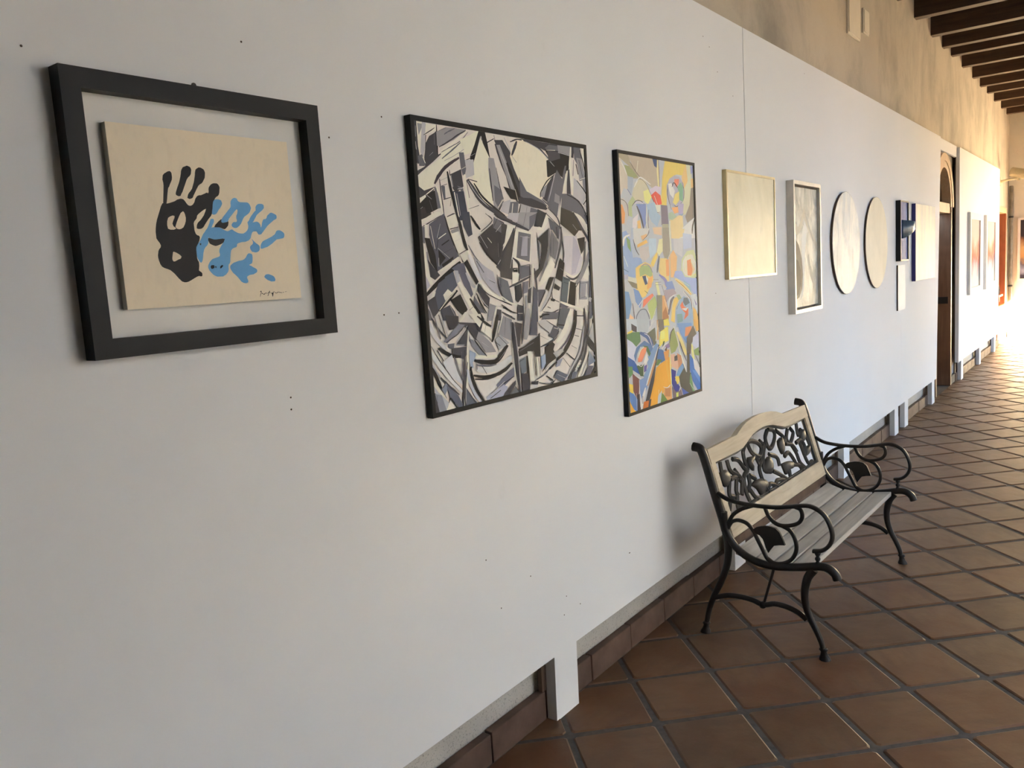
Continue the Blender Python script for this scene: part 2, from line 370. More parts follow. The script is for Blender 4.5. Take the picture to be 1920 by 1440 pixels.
# painted shapes of the pictures: (sRGB, outline in millimetres from the picture's lower left corner)
HANDS=[
((98,152,200),(328,121,329,125,332,130,336,134,343,137,351,140,358,143,363,145,366,147,370,149,373,152,375,156,378,158,381,159,386,159,389,158,393,156,396,154,398,151,398,148,397,144,394,141,389,140,382,139,375,138,369,134,362,129,355,125,347,121,339,119,332,117,329,117,328,119)),
((98,152,200),(300,121,302,124,307,127,309,130,309,134,307,138,306,139,308,138,311,135,314,132,318,129,323,126,326,123,326,119,325,115,323,112,319,110,315,109,311,109,308,110,305,110,303,112,301,115,300,118)),
((98,152,200),(244,81,248,84,253,87,260,89,267,91,275,92,281,94,286,98,290,104,294,107,298,107,302,106,304,103,304,97,303,90,301,85,297,83,294,82,293,81,298,79,305,75,311,72,313,69,312,65,309,63,302,60,292,59,285,56,284,52,286,47,286,43,282,41,278,41,273,42,268,45,264,50,260,55,255,60,250,64,247,68,244,73,243,77)),
((98,152,200),(330,53,331,55,334,58,338,59,343,59,349,57,354,55,357,53,359,50,360,48,360,45,359,43,357,42,353,42,348,42,343,44,338,46,333,50)),
((40,40,43),(214,164,217,169,225,176,232,181,239,182,245,181,250,178,251,175,250,171,249,168,246,165,243,162,239,160,235,161,230,163,226,164,220,163,215,163)),
((40,40,43),(196,141,201,141,209,140,216,138,224,139,232,140,237,139,237,136,234,132,229,129,224,127,218,125,213,124,208,125,203,127,199,129,197,133,195,138)),
((40,40,43),(107,264,108,268,110,270,112,272,116,274,119,276,123,277,125,277,127,275,128,273,128,269,128,265,127,260,125,256,122,251,120,247,119,245,117,243,116,240,114,232,112,222,110,214,109,211,109,210,108,210,106,209,103,208,102,210,102,214,103,220,104,227,105,233,106,240,107,247,107,253,106,259)),
((40,40,43),(152,283,155,287,160,289,165,291,168,290,171,289,173,287,174,283,173,278,172,274,169,270,165,267,161,262,158,256,154,248,151,242,148,236,145,232,143,228,140,227,137,227,135,228,133,229,132,231,133,235,137,244,143,256,147,267,149,274,150,279)),
((40,40,43),(184,284,188,287,192,289,196,289,199,288,203,286,205,283,206,279,205,273,204,268,202,265,200,262,198,259,195,256,191,254,187,251,182,244,177,236,173,230,171,226,169,224,166,223,163,222,160,223,158,224,158,225,159,228,160,231,163,235,167,239,171,244,174,251,177,258,179,265,181,272,182,278)),
((40,40,43),(100,211,103,212,106,211,110,211,115,212,121,214,127,216,131,218,134,220,138,221,141,222,144,222,148,221,151,218,155,212,158,209,162,208,166,209,169,211,173,216,176,223,180,228,183,230,187,231,190,231,195,233,200,235,204,237,206,237,208,236,209,237,210,240,210,244,211,248,214,252,217,255,221,257,225,258,229,258,232,258,235,256,237,253,238,249,237,245,236,239,234,234,231,231,227,229,224,226,222,223,220,221,219,216,217,210,216,203,214,196,209,188,202,181,196,174,192,169,188,164,184,161,179,160,175,160,172,161,172,164,173,168,175,172,178,175,182,178,186,182,192,189,197,198,199,203,194,201,186,196,179,191,176,188,175,185,174,182,171,179,168,176,166,172,166,165,166,157,168,150,171,147,175,146,177,143,175,136,170,127,166,118,165,111,165,103,165,98,166,94,168,91,168,88,168,83,167,78,166,73,168,71,171,69,173,67,173,65,173,62,171,60,169,60,165,61,161,60,154,57,146,53,139,50,134,49,130,49,124,51,117,58,109,68,101,75,94,78,88,80,83,83,80,88,78,95,77,101,77,106,78,110,79,114,81,118,85,122,86,126,84,131,81,135,78,140,78,146,78,153,79,160,81,169,84,178,88,187,92,196,96,205)),
((206,193,174),(109,182,114,185,120,187,124,186,123,182,119,175,117,170,119,165,123,162,124,160,119,158,111,158,106,160,105,167,106,175)),
((206,193,174),(138,192,142,195,144,196,146,195,148,190,149,183,148,176,145,169,141,163,136,160,131,159,126,160,123,164,127,173,133,184)),
((206,193,174),(113,113,118,111,125,107,129,103,128,100,126,98,122,97,118,95,113,93,110,93,108,96,108,100,109,104,110,108,111,112)),
((98,152,200),(220,221,222,223,226,224,229,224,232,224,236,223,238,222,239,219,240,216,239,213,237,210,234,206,230,202,227,198,224,194,221,192,218,191,214,191,212,193,213,198,215,205,216,211,217,215,218,218)),
((98,152,200),(261,217,262,221,264,224,266,226,269,228,273,229,277,228,279,226,280,223,282,221,286,220,290,220,295,220,299,220,304,220,307,219,310,216,312,212,313,208,312,205,310,201,307,197,303,194,298,191,293,188,289,183,286,178,283,173,280,170,278,168,275,166,272,164,268,163,264,163,262,164,259,166,258,168,258,170,260,173,262,175,265,176,270,176,272,177,273,180,272,184,272,188,273,191,275,194,276,197,277,200,277,203,275,204,270,200,263,193,257,187,253,183,251,179,248,176,243,175,238,174,235,174,233,176,233,178,234,181,238,186,243,191,248,196,252,200,257,205,260,208,261,212,261,214)),
((98,152,200),(326,212,329,215,332,217,336,218,339,218,343,218,346,217,348,215,348,212,348,209,346,207,343,204,340,202,337,200,334,198,331,196,327,193,324,189,321,185,318,181,316,178,313,176,309,175,305,175,302,176,302,178,305,181,307,185,311,190,316,195,320,199,322,201,324,202,325,203,325,206,325,209)),
((98,152,200),(215,181,213,182,210,182,207,181,205,177,203,172,200,167,197,162,193,158,189,153,185,149,182,144,179,139,175,134,170,128,166,122,165,116,165,109,165,103,166,98,169,93,171,90,173,89,175,90,177,93,179,100,181,109,184,117,188,122,192,125,195,129,196,133,196,138,197,143,200,150,204,157,208,164,210,168,212,171,214,174,215,177,215,179)),
((98,152,200),(205,162,211,164,219,164,226,164,232,162,239,158,245,156,250,157,254,159,258,160,261,158,264,156,268,154,273,152,280,151,286,151,292,154,297,158,300,163,301,168,300,174,300,177,302,178,305,177,309,176,313,176,319,177,324,178,328,177,331,175,333,172,334,169,334,166,335,165,337,169,339,176,342,182,345,184,349,184,352,186,353,188,354,191,356,193,359,195,363,198,367,199,371,198,376,196,380,194,381,191,381,189,380,186,377,184,372,182,366,178,360,174,353,169,347,163,342,158,338,154,334,150,330,149,327,149,325,150,324,152,323,154,321,156,318,156,314,156,310,154,307,149,304,141,299,136,290,133,279,132,271,130,267,128,266,124,264,121,259,120,254,118,250,114,248,107,246,97,245,90,243,86,242,85,240,83,239,78,239,73,237,68,234,65,231,62,227,60,223,58,219,58,215,58,209,58,204,60,199,63,195,67,191,72,189,77,189,81,190,84,192,87,194,90,197,93,201,96,207,98,215,100,220,102,221,106,220,111,221,117,226,124,234,133,237,139,233,140,224,139,216,138,210,138,203,140,199,141,197,142,197,144,198,146,199,151,202,157)),
((40,40,43),(196,82,198,83,201,83,204,83,204,81,204,78,203,77,201,76,198,75,196,76,195,78,195,80)),
((40,40,43),(218,79,219,80,220,81,222,82,223,83,225,82,226,82,226,81,225,80,224,79,222,77,220,76,219,75,218,76,218,77)),
((40,40,43),(175,129,176,130,177,130,178,130,178,129,178,127,177,126,176,126,175,126,175,126,175,127,175,128)),
((40,40,43),(206,81,207,81,208,80,209,80,209,79,209,78,208,77,207,77,206,78,206,78,206,79,206,80)),
((50,48,46),(312,18,314,19,316,20,317,20,317,21,317,19,316,16,314,12,313,9,314,9,315,12,317,15,318,19,319,21,317,22,315,21,314,19,312,18)),
((50,48,46),(317,18,319,16,320,15,322,14,324,13,325,13,327,14,328,15,329,16,330,16,332,15,333,15,335,15,335,15,334,16,332,16,330,17,329,17,327,16,326,15,325,15,324,14,323,15,321,16,320,17,318,18)),
((50,48,46),(336,15,338,16,340,18,341,20,341,20,340,19,338,16,336,13,334,10,335,9,337,12,339,16,341,19,342,20,340,21,339,19,337,17,335,15)),
((50,48,46),(340,16,342,16,343,16,345,15,346,14,347,12,347,10,347,7,348,7,349,9,350,12,351,16,352,18,353,18,354,17,356,15,358,14,360,14,362,15,363,16,365,16,367,16,369,15,372,15,374,14,376,15,378,15,380,15,381,16,381,16,380,16,378,16,376,15,374,15,372,16,370,16,367,17,365,17,363,17,361,16,360,15,358,15,357,16,355,17,353,19,351,18,350,16,349,12,348,9,347,7,348,8,348,10,348,13,347,15,346,16,344,16,342,17,340,17)),
((50,48,46),(384,16,391,17,391,17,384,17))]
MONO=[
((62,62,70),(0,820,14,820,14,780,17,728,28,711,0,700)),
((178,178,186),(0,767,6,764,7,741,0,750)),
((178,178,186),(0,784,1,781,0,781)),
((142,142,150),(8,807,6,777,8,777,10,807)),
((222,215,207),(14,820,39,820,18,726,14,751)),
((142,142,150),(17,815,38,815,37,808,20,782)),
((178,178,186),(37,820,52,820,42,748,29,719,22,737)),
((62,62,70),(52,816,50,802,48,788,46,775,45,763,43,752,42,743,41,734,40,726,41,726,43,735,44,743,46,752,47,763,49,775,51,788,52,802,53,816)),
((222,215,207),(53,817,95,817,93,803,46,785)),
((62,62,70),(47,764,63,784,86,795,99,804,96,732,55,706,37,700,36,723)),
((98,99,110),(84,791,82,762,84,762,86,791)),
((142,142,150),(58,729,75,740,74,741,57,729)),
((30,30,33),(96,819,95,806,94,794,93,782,93,771,92,761,92,751,92,741,93,732,96,732,96,742,97,751,98,761,98,772,98,783,99,795,99,807,99,819)),
((62,62,70),(40,784,47,787,54,790,60,793,66,796,73,799,78,802,84,806,89,809,88,810,82,807,76,804,70,801,64,798,58,795,52,792,45,788,39,785)),
((142,142,150),(95,799,136,816,173,818,230,818,169,783,108,759,94,760)),
((98,99,110),(129,794,135,797,140,799,145,802,150,804,157,806,163,809,170,812,177,815,176,817,169,814,161,812,154,810,148,807,142,804,137,802,132,799,128,796)),
((98,99,110),(107,803,137,813,137,814,107,804)),
((62,62,70),(102,756,112,760,121,763,130,767,141,772,152,778,165,784,178,791,190,797,200,802,210,806,219,810,228,815,227,817,217,813,207,809,197,805,187,801,174,794,162,787,149,781,137,775,127,770,118,766,110,762,101,758)),
((62,62,70),(0,683,31,696,95,735,118,744,71,713,19,682,0,669)),
((98,99,110),(10,725,27,731,42,707,34,699,13,698)),
((222,215,207),(28,724,37,707,40,708,31,725)),
((222,215,207),(0,685,30,696,29,699,0,687)),
((222,215,207),(0,701,7,706,3,697,0,695)),
((226,216,204),(0,669,10,676,107,729,109,746,213,790,281,820,299,820,279,777,260,755,181,737,118,706,78,662,65,645,21,620,0,630)),
((222,215,207),(108,744,121,749,134,755,147,761,161,768,178,778,196,788,214,800,232,812,229,814,209,803,190,793,172,782,156,773,142,766,129,759,117,753,105,747)),
((98,99,110),(110,742,122,747,135,753,147,758,159,763,170,768,180,772,191,777,201,782,211,789,220,796,229,804,238,812,237,813,227,805,218,798,208,790,199,784,189,779,179,774,168,770,157,765,145,760,133,754,121,749,109,743)),
((98,99,110),(112,724,124,731,135,737,147,744,158,750,169,757,180,764,190,771,201,778,198,779,187,773,176,766,165,760,154,753,143,746,132,740,121,733,110,726)),
((142,142,150),(120,719,133,724,146,729,159,734,172,740,185,746,199,752,212,759,226,766,225,766,211,760,198,753,184,747,171,741,158,735,145,730,132,725,120,720)),
((232,220,202),(196,786,285,820,289,820,264,771,222,745,212,764)),
((58,50,60),(74,651,79,656,84,661,89,666,95,672,101,677,108,684,115,690,122,695,130,700,139,705,147,710,156,714,164,719,173,723,181,727,190,732,186,736,177,732,167,729,158,725,149,721,140,717,131,712,121,707,113,701,105,695,97,688,90,682,83,676,79,670,75,664,71,658,68,653)),
((30,30,33),(288,820,319,820,299,807,281,751,266,720,239,726,240,741,264,777)),
((142,142,150),(295,806,304,797,279,750,277,769)),
((30,30,33),(297,819,309,820,320,820,329,789,338,740,331,734,307,782)),
((30,30,33),(255,725,251,690,252,690,257,725)),
((62,62,70),(211,725,240,735,239,737,210,727)),
((142,142,150),(244,743,266,752,266,753,243,744)),
((226,216,202),(295,802,334,746,333,665,338,589,279,620,244,661,255,725)),
((178,178,186),(214,729,255,734,254,688,214,676)),
((98,99,110),(189,749,211,751,217,704,211,687,199,683,192,707)),
((222,215,207),(196,701,216,709,215,710,196,702)),
((142,142,150),(329,745,356,745,368,698,394,622,368,580,344,590,330,658,325,708)),
((30,30,33),(329,712,330,702,330,692,330,681,331,670,332,657,334,643,335,628,337,614,340,614,339,628,338,643,337,657,336,670,335,682,334,693,333,703,332,713)),
((30,30,33),(364,717,367,703,370,688,373,674,376,661,380,650,384,640,388,632,392,623,394,623,390,632,387,641,383,651,379,661,376,674,373,688,369,703,366,717)),
((98,99,110),(349,663,378,652,394,625,367,588,348,613)),
((30,30,33),(396,618,369,588,371,587,397,618)),
((142,142,150),(373,793,408,796,426,765,421,715)),
((62,62,70),(365,789,369,777,373,765,379,754,384,742,390,730,397,718,405,706,413,694,420,696,415,709,410,722,403,734,397,746,391,757,386,769,379,780,372,791)),
((62,62,70),(329,789,364,804,362,806,327,792)),
((98,99,110),(363,816,368,796,371,797,365,816)),
((98,99,110),(370,799,412,802,412,803,370,801)),
((62,62,70),(214,670,219,663,225,655,231,647,238,640,245,632,252,623,261,615,271,607,283,600,296,593,310,587,325,581,342,575,361,570,380,565,399,559,406,566,388,573,371,579,354,586,339,592,324,598,311,604,298,610,288,616,279,624,271,631,264,639,256,647,248,655,240,661,232,668,224,675)),
((30,30,33),(247,662,254,654,261,645,268,636,277,628,287,620,298,613,309,607,323,600,338,592,356,584,375,576,393,568,397,571,379,580,362,588,345,597,330,604,316,611,305,618,295,624,285,631,276,639,268,648,260,656,251,664)),
((178,178,186),(221,668,231,657,240,646,251,636,262,626,274,617,287,609,300,602,314,595,315,595,302,603,289,611,276,619,264,627,253,637,243,647,233,658,222,669)),
((62,62,70),(222,673,265,667,266,670,223,675)),
((30,30,33),(127,690,128,680,129,670,130,659,132,648,135,635,139,621,143,608,146,595,150,584,153,574,157,565,161,555,168,556,166,566,164,576,161,587,158,597,155,610,151,624,147,637,144,650,142,661,139,671,136,681,133,691)),
((62,62,70),(92,667,92,657,93,648,93,638,94,626,96,611,97,596,99,579,101,563,104,563,103,580,102,596,100,612,99,626,98,638,97,648,96,658,95,668)),
((62,62,70),(142,683,193,701,199,651,162,630,149,643)),
((98,99,110),(170,652,196,648,201,622)),
((178,178,186),(171,641,195,645,195,648,171,643)),
((56,62,78),(146,635,199,637,213,552,166,551)),
((222,215,207),(153,632,166,560,171,561,157,633)),
((178,178,186),(165,629,175,565,177,565,167,629)),
((62,62,70),(139,695,139,691,138,685,139,680,144,678,154,679,167,684,181,689,194,694,193,695,180,691,166,686,153,682,145,680,142,682,142,686,142,691,141,696)),
((178,178,186),(144,681,150,647,152,648,146,681)),
((142,142,150),(94,661,128,673,128,674,94,662)),
((62,62,70),(99,646,126,654,125,655,99,648)),
((98,99,110),(98,647,114,648,114,612,105,612)),
((62,62,70),(105,608,138,616,138,618,104,611)),
((62,62,70),(116,560,147,569,145,572,115,562)),
((62,62,70),(141,617,131,591,133,591,142,617)),
((222,215,207),(204,687,204,674,204,662,205,649,207,635,209,619,211,601,215,583,218,565,223,566,222,584,220,602,218,620,216,636,214,650,213,663,211,675,209,687)),
((62,62,70),(216,585,267,597,267,599,216,586)),
((62,62,70),(214,668,222,618,224,619,216,668)),
((62,62,70),(0,644,25,631,75,645,63,631,23,613,0,610)),
((30,30,33),(0,598,19,613,40,623,70,634,85,585,49,572,4,548,0,548)),
((222,215,207),(0,608,29,620,31,614,0,593)),
((222,215,207),(34,620,71,640,69,642,32,622)),
((142,142,150),(29,620,53,608,54,609,31,622)),
((98,99,110),(68,642,79,641,90,585,76,582)),
((222,215,207),(75,645,77,638,79,631,83,624,86,614,88,603,91,590,94,576,97,563,101,563,99,577,98,591,95,604,92,616,89,625,86,633,82,639,78,646)),
((98,99,110),(43,605,60,560,61,560,44,605)),
((142,142,150),(0,577,14,585,13,586,0,578)),
((52,46,50),(0,578,21,586,34,552,0,551)),
((62,62,70),(363,801,406,805,446,770,460,737,482,686,509,635,492,607,465,612,425,660,392,753)),
((142,142,150),(373,787,391,789,424,733,460,652,437,651,401,721)),
((178,178,186),(414,813,422,802,430,790,437,780,444,770,448,761,451,753,454,746,458,739,461,739,459,747,457,755,454,762,449,771,443,781,435,792,426,803,417,814)),
((178,178,186),(384,779,393,763,402,748,411,733,420,717,427,703,433,688,439,673,446,659,447,659,442,674,436,689,430,703,423,718,414,733,405,749,395,764,386,779)),
((30,30,33),(454,761,456,749,458,736,462,723,466,711,472,698,477,685,485,673,492,661,499,662,494,675,489,688,484,701,478,713,474,726,470,738,466,750,461,763)),
((30,30,33),(419,735,424,723,428,711,435,698,442,685,450,670,458,654,469,638,479,622,488,624,481,641,474,658,465,674,457,689,450,703,444,715,435,726,427,738)),
((222,212,197),(479,815,494,820,525,820,538,817,604,803,646,782,673,756,675,726,656,683,618,656,599,620,547,629,511,649,483,684,459,720,441,757,453,782)),
((62,62,70),(479,809,474,803,469,798,465,793,462,787,458,781,454,775,451,768,448,762,455,761,461,767,466,773,470,779,475,785,478,791,482,797,484,802,486,808)),
((62,62,70),(447,802,456,804,466,807,476,810,484,812,490,813,497,813,504,813,511,813,512,816,506,817,499,817,491,817,483,816,473,814,464,811,454,807,445,804)),
((142,142,150),(449,761,474,740,476,741,450,762)),
((62,62,70),(495,819,541,820,632,819,734,820,831,820,821,781,731,791,639,792,582,806)),
((30,30,33),(658,754,693,743,642,794,729,799,808,785,795,764,741,754,782,740,746,707,706,724,653,704)),
((30,30,33),(648,760,732,780,808,783,787,742,746,708,706,725,648,705)),
((62,62,70),(519,813,539,809,559,805,579,801,596,797,608,793,618,789,626,783,637,777,649,769,664,761,679,752,693,743,698,745,684,754,671,764,657,773,644,781,634,787,625,793,615,798,602,802,584,806,563,810,542,813,521,816)),
((178,178,186),(532,811,549,807,566,803,583,799,597,795,608,791,616,788,624,783,635,778,648,770,663,762,679,752,695,743,696,744,681,753,666,763,651,772,637,779,627,785,619,789,611,793,600,797,585,801,568,805,550,809,533,812)),
((98,99,110),(643,801,669,814,731,814,729,797,652,797)),
((142,142,150),(721,817,812,820,809,788,724,795)),
((222,215,207),(651,794,706,797,706,799,651,795)),
((72,72,80),(656,794,732,795,735,773,662,756)),
((178,178,186),(723,792,799,786,800,788,724,794)),
((222,215,207),(803,818,798,797,793,777,788,756,787,737,789,718,793,700,797,683,800,671,800,662,801,658,801,655,801,651,809,651,811,655,813,658,815,663,815,672,812,686,807,702,803,720,802,738,803,757,805,777,809,798,811,818)),
((98,99,110),(825,820,870,820,876,778,846,758,826,780)),
((98,99,110),(821,775,810,718,814,718,824,776)),
((222,215,207),(870,820,894,820,894,739,890,753)),
((142,142,150),(840,784,874,783,894,718,894,714,854,703)),
((30,30,33),(864,812,869,800,874,788,879,776,884,764,888,752,892,741,894,735,894,753,894,754,890,765,885,777,880,789,874,801,868,813)),
((62,62,70),(856,778,875,717,878,717,859,778)),
((30,30,33),(833,761,845,725,850,726,839,762)),
((222,215,207),(859,707,894,715,894,718,857,709)),
((30,30,33),(861,704,894,713,894,715,860,705)),
((142,142,150),(874,711,894,715,894,663,877,679)),
((178,178,186),(817,713,838,703,881,676,890,646,870,619,805,643)),
((30,30,33),(834,703,844,696,855,688,865,681,875,674,883,667,890,660,894,655,894,641,894,640,887,633,878,627,870,620,874,619,882,625,892,632,894,634,894,664,889,669,881,676,871,683,860,690,848,698,837,705)),
((62,62,70),(693,720,642,619,613,632,638,675)),
((98,99,110),(710,733,743,701,721,641,693,569,645,602,637,624,674,689)),
((142,142,150),(646,681,622,636,599,638,620,669)),
((30,30,33),(692,717,679,711,667,705,654,699,642,692,631,683,620,673,610,663,603,655,599,649,598,644,598,639,597,635,601,635,602,639,603,644,605,648,608,654,616,662,625,672,636,681,647,690,658,697,670,703,682,709,694,715)),
((178,178,186),(697,721,691,711,685,700,679,689,673,678,666,665,659,652,652,638,646,624,648,624,656,638,664,651,671,665,677,677,683,689,689,700,694,710,699,721)),
((142,142,150),(690,653,720,643,712,617,682,624)),
((98,99,110),(762,751,756,740,750,728,745,716,740,704,735,693,730,681,725,668,721,655,717,641,716,626,715,611,713,596,722,596,726,611,729,626,733,641,737,655,741,668,745,680,751,692,756,704,760,716,764,728,768,739,771,751)),
((222,215,207),(771,734,763,718,756,701,748,685,742,669,735,653,729,637,722,620,716,604,711,588,707,572,703,556,699,540,707,540,713,556,719,572,725,588,730,604,736,620,743,636,749,652,756,668,762,685,768,701,773,717,778,734)),
((62,62,70),(782,739,790,740,792,650,765,649,770,695)),
((30,30,33),(761,650,790,649,791,651,762,653)),
((98,99,110),(733,653,787,655,846,632,882,594,894,571,894,547,862,564,797,589,723,604)),
((30,30,33),(765,650,782,646,799,642,816,637,830,632,843,625,853,618,863,610,872,600,880,588,888,574,894,563,894,577,888,589,879,602,870,612,860,621,849,628,836,635,820,641,803,645,785,649,767,653)),
((56,54,50),(722,606,785,594,822,571,863,527,762,527,711,549)),
((222,215,207),(791,588,805,583,819,578,833,573,845,568,855,560,864,551,874,542,885,533,894,535,894,536,887,546,881,556,871,566,859,574,845,581,829,586,813,589,797,593)),
((98,99,110),(870,605,894,584,894,587,872,606)),
((98,99,110),(877,619,894,610,894,611,878,620)),
((30,30,33),(395,661,460,651,475,620,430,624)),
((222,215,207),(457,655,469,618,472,618,459,655)),
((98,99,110),(484,696,521,652,614,624,647,600,545,613,486,635)),
((58,58,66),(475,630,545,630,611,616,645,603,629,594,551,600,473,611)),
((98,99,110),(606,629,615,624,625,618,636,613,647,607,658,600,670,593,682,585,695,577,699,579,688,587,677,596,665,604,653,611,642,617,631,622,620,627,609,631)),
((222,215,207),(630,605,694,567,698,569,634,607)),
((178,178,186),(388,612,429,621,428,571,372,583)),
((98,99,110),(428,614,473,616,458,557,409,564)),
((222,215,207),(439,610,427,565,431,565,443,610)),
((168,168,174),(482,611,585,595,550,540,455,533)),
((98,99,110),(539,600,579,593,547,543,517,529,525,562)),
((30,30,33),(482,609,477,599,472,590,467,581,462,571,457,560,452,549,448,538,443,528,446,527,452,538,458,549,464,559,469,570,473,580,478,589,482,599,486,609)),
((62,62,70),(518,603,499,547,501,547,519,603)),
((50,55,62),(579,596,629,583,589,536,551,538)),
((62,62,70),(346,572,359,567,372,562,386,557,400,553,414,549,429,544,444,539,458,535,473,532,488,529,503,528,517,526,521,531,507,534,493,537,480,541,466,544,452,548,437,552,423,557,408,561,394,566,379,570,365,573,350,577)),
((222,215,207),(626,582,650,569,605,526,566,526)),
((98,99,110),(638,569,682,551,701,528,649,528)),
((62,62,70),(639,601,653,592,668,584,682,575,693,567,699,558,703,549,705,539,709,530,713,530,711,540,710,550,707,559,700,569,688,578,673,587,657,594,642,602)),
((30,30,33),(390,615,363,587,366,586,392,615)),
((222,215,207),(386,620,360,594,363,593,389,619)),
((62,62,70),(344,561,385,549,400,525,340,525)),
((46,43,46),(0,568,47,569,41,555,0,549)),
((222,215,207),(0,539,3,539,10,539,19,542,31,546,43,551,55,556,65,559,72,561,77,563,82,564,88,566,87,573,81,573,75,573,67,573,58,570,47,566,35,561,23,556,13,553,6,551,1,549,0,549)),
((62,62,70),(0,527,4,529,18,534,32,539,45,545,56,549,67,554,77,558,88,563,87,564,76,560,65,556,55,551,43,547,30,542,16,536,2,530,0,529)),
((82,84,98),(34,538,102,570,119,525,135,475,155,445,54,404,46,461,31,508)),
((222,215,207),(15,537,15,499,25,500,25,537)),
((30,30,33),(11,500,32,498,51,451,56,399,28,430,16,477)),
((98,99,110),(0,528,14,531,11,485,0,482)),
((222,215,207),(0,485,0,407,1,405,4,395,10,386,16,376,22,367,32,369,29,379,25,389,22,399,19,408,16,417,14,426,12,435,11,445,10,455,8,465,7,475,5,486)),
((142,142,150),(14,460,14,451,14,441,16,431,20,422,27,413,36,406,47,399,57,391,60,393,51,401,42,409,34,416,27,424,24,432,22,442,20,451,18,461)),
((62,62,70),(17,439,45,411,65,393,42,380,22,390)),
((222,215,207),(38,533,50,468,52,469,40,533)),
((178,178,186),(81,540,63,500,65,500,82,540)),
((222,215,207),(68,495,105,512,103,514,66,497)),
((30,30,33),(82,477,116,492,114,495,80,480)),
((30,30,33),(58,464,72,506,70,506,56,464)),
((178,178,186),(63,470,127,431,129,431,64,471)),
((30,30,33),(65,467,95,442,64,419)),
((30,30,33),(75,423,129,446,128,438,81,415)),
((178,178,186),(63,443,61,418,64,418,65,443)),
((222,215,207),(68,403,82,407,96,411,109,416,121,421,131,426,140,431,148,436,155,442,151,445,141,441,132,437,123,433,114,428,102,423,89,418,77,413,64,407)),
((62,62,70),(85,455,129,469,129,470,84,456)),
((30,30,33),(0,334,15,342,31,351,47,360,62,369,77,377,93,385,108,393,121,401,134,407,144,414,153,420,163,427,156,432,144,427,133,422,121,417,109,410,95,403,80,395,65,387,50,378,35,369,20,359,6,349,0,344)),
((30,30,33),(153,570,156,562,158,554,160,545,163,536,167,523,171,509,175,495,178,484,181,476,185,470,189,466,193,462,200,464,198,469,196,473,195,479,192,486,188,497,184,511,180,526,177,538,173,548,169,556,165,564,160,572)),
((62,68,84),(178,576,217,577,225,510,205,503,185,534)),
((222,215,207),(109,558,151,569,163,540,120,523)),
((62,62,70),(113,559,151,570,150,572,112,560)),
((62,62,70),(122,523,163,531,162,533,121,526)),
((142,142,150),(118,519,161,531,163,519,132,512)),
((222,215,207),(124,511,159,519,172,499,137,490)),
((222,215,207),(138,488,169,496,185,466,157,454)),
((30,30,33),(158,451,197,465,196,467,157,453)),
((222,215,207),(161,448,201,463,194,433,174,424)),
((30,30,33),(101,561,105,549,108,536,112,524,117,512,122,501,127,490,133,479,139,469,146,458,154,448,162,438,170,427,174,428,166,439,159,450,152,460,146,471,140,481,134,492,129,502,124,514,119,525,114,537,110,550,105,562)),
((222,215,207),(107,563,110,553,113,543,116,533,120,523,124,514,127,506,131,497,136,487,142,474,149,461,157,446,164,432,166,433,159,447,152,461,145,475,139,487,134,498,130,506,127,515,123,524,120,534,116,544,113,554,109,564)),
((30,30,33),(219,565,224,559,228,552,234,546,239,540,244,535,249,531,255,527,261,524,266,526,262,531,258,535,253,540,248,544,243,550,237,556,231,562,224,567)),
((62,62,70),(293,574,303,569,314,563,322,558,323,553,315,546,300,537,282,528,265,519,267,518,284,526,302,535,318,544,327,552,326,560,317,566,305,570,295,575)),
((54,54,60),(249,502,327,543,393,516,375,471,343,409,284,449)),
((98,99,110),(335,565,405,535,384,509,327,532)),
((62,62,70),(351,560,325,530,328,529,354,560)),
((178,178,186),(377,547,340,519,341,518,379,546)),
((62,62,70),(391,538,365,510,367,509,394,537)),
((222,215,207),(296,500,315,484,317,485,298,501)),
((178,178,186),(254,513,293,468,294,469,256,514)),
((142,142,150),(348,484,347,440,348,440,349,484)),
((30,30,33),(254,486,262,476,269,466,278,456,288,447,299,438,310,430,323,422,335,414,339,416,328,425,317,433,305,441,295,450,285,459,276,468,267,478,257,487)),
((62,62,70),(432,555,419,559,405,563,392,565,380,568,371,571,362,574,352,576,342,578,336,573,343,569,351,564,360,561,371,557,384,554,398,552,413,550,428,549)),
((222,215,207),(406,542,431,535,375,461,366,461)),
((62,62,68),(427,487,414,371,367,383,331,410)),
((62,62,70),(417,501,406,492,395,483,386,473,375,462,365,451,354,440,344,428,334,416,340,414,352,425,364,437,375,448,385,459,396,469,406,479,414,489,423,499)),
((178,178,186),(422,491,340,418,342,417,424,491)),
((178,178,186),(417,442,401,404,403,404,419,441)),
((178,178,186),(382,414,360,387,362,386,384,414)),
((98,99,110),(200,478,207,468,214,458,221,449,230,439,242,429,255,418,269,409,281,401,290,397,298,395,305,395,311,394,312,396,306,397,300,398,293,400,285,404,273,411,260,421,246,431,235,441,226,450,218,460,210,469,203,478)),
((202,202,210),(196,448,202,433,207,418,214,404,221,393,227,384,232,378,238,375,245,370,256,374,253,380,251,385,247,390,241,398,235,409,227,423,217,437,207,451)),
((165,165,178),(221,443,278,411,314,395,334,342,344,315,292,344,255,381)),
((98,99,110),(233,430,265,393,269,395,237,432)),
((178,178,186),(276,384,322,355,324,356,278,385)),
((62,62,70),(290,370,319,359,320,361,291,371)),
((30,30,33),(175,426,191,436,239,367,226,358)),
((62,62,70),(233,361,242,353,251,345,261,336,273,329,290,321,309,314,329,307,346,301,361,296,375,292,387,288,401,284,402,286,389,291,377,295,364,299,349,304,332,310,312,317,293,324,277,331,265,339,255,346,246,354,236,362)),
((222,215,207),(239,362,250,353,260,343,273,334,289,325,310,317,333,308,359,301,384,293,389,298,365,307,341,317,317,325,298,333,283,341,271,349,258,357,245,365)),
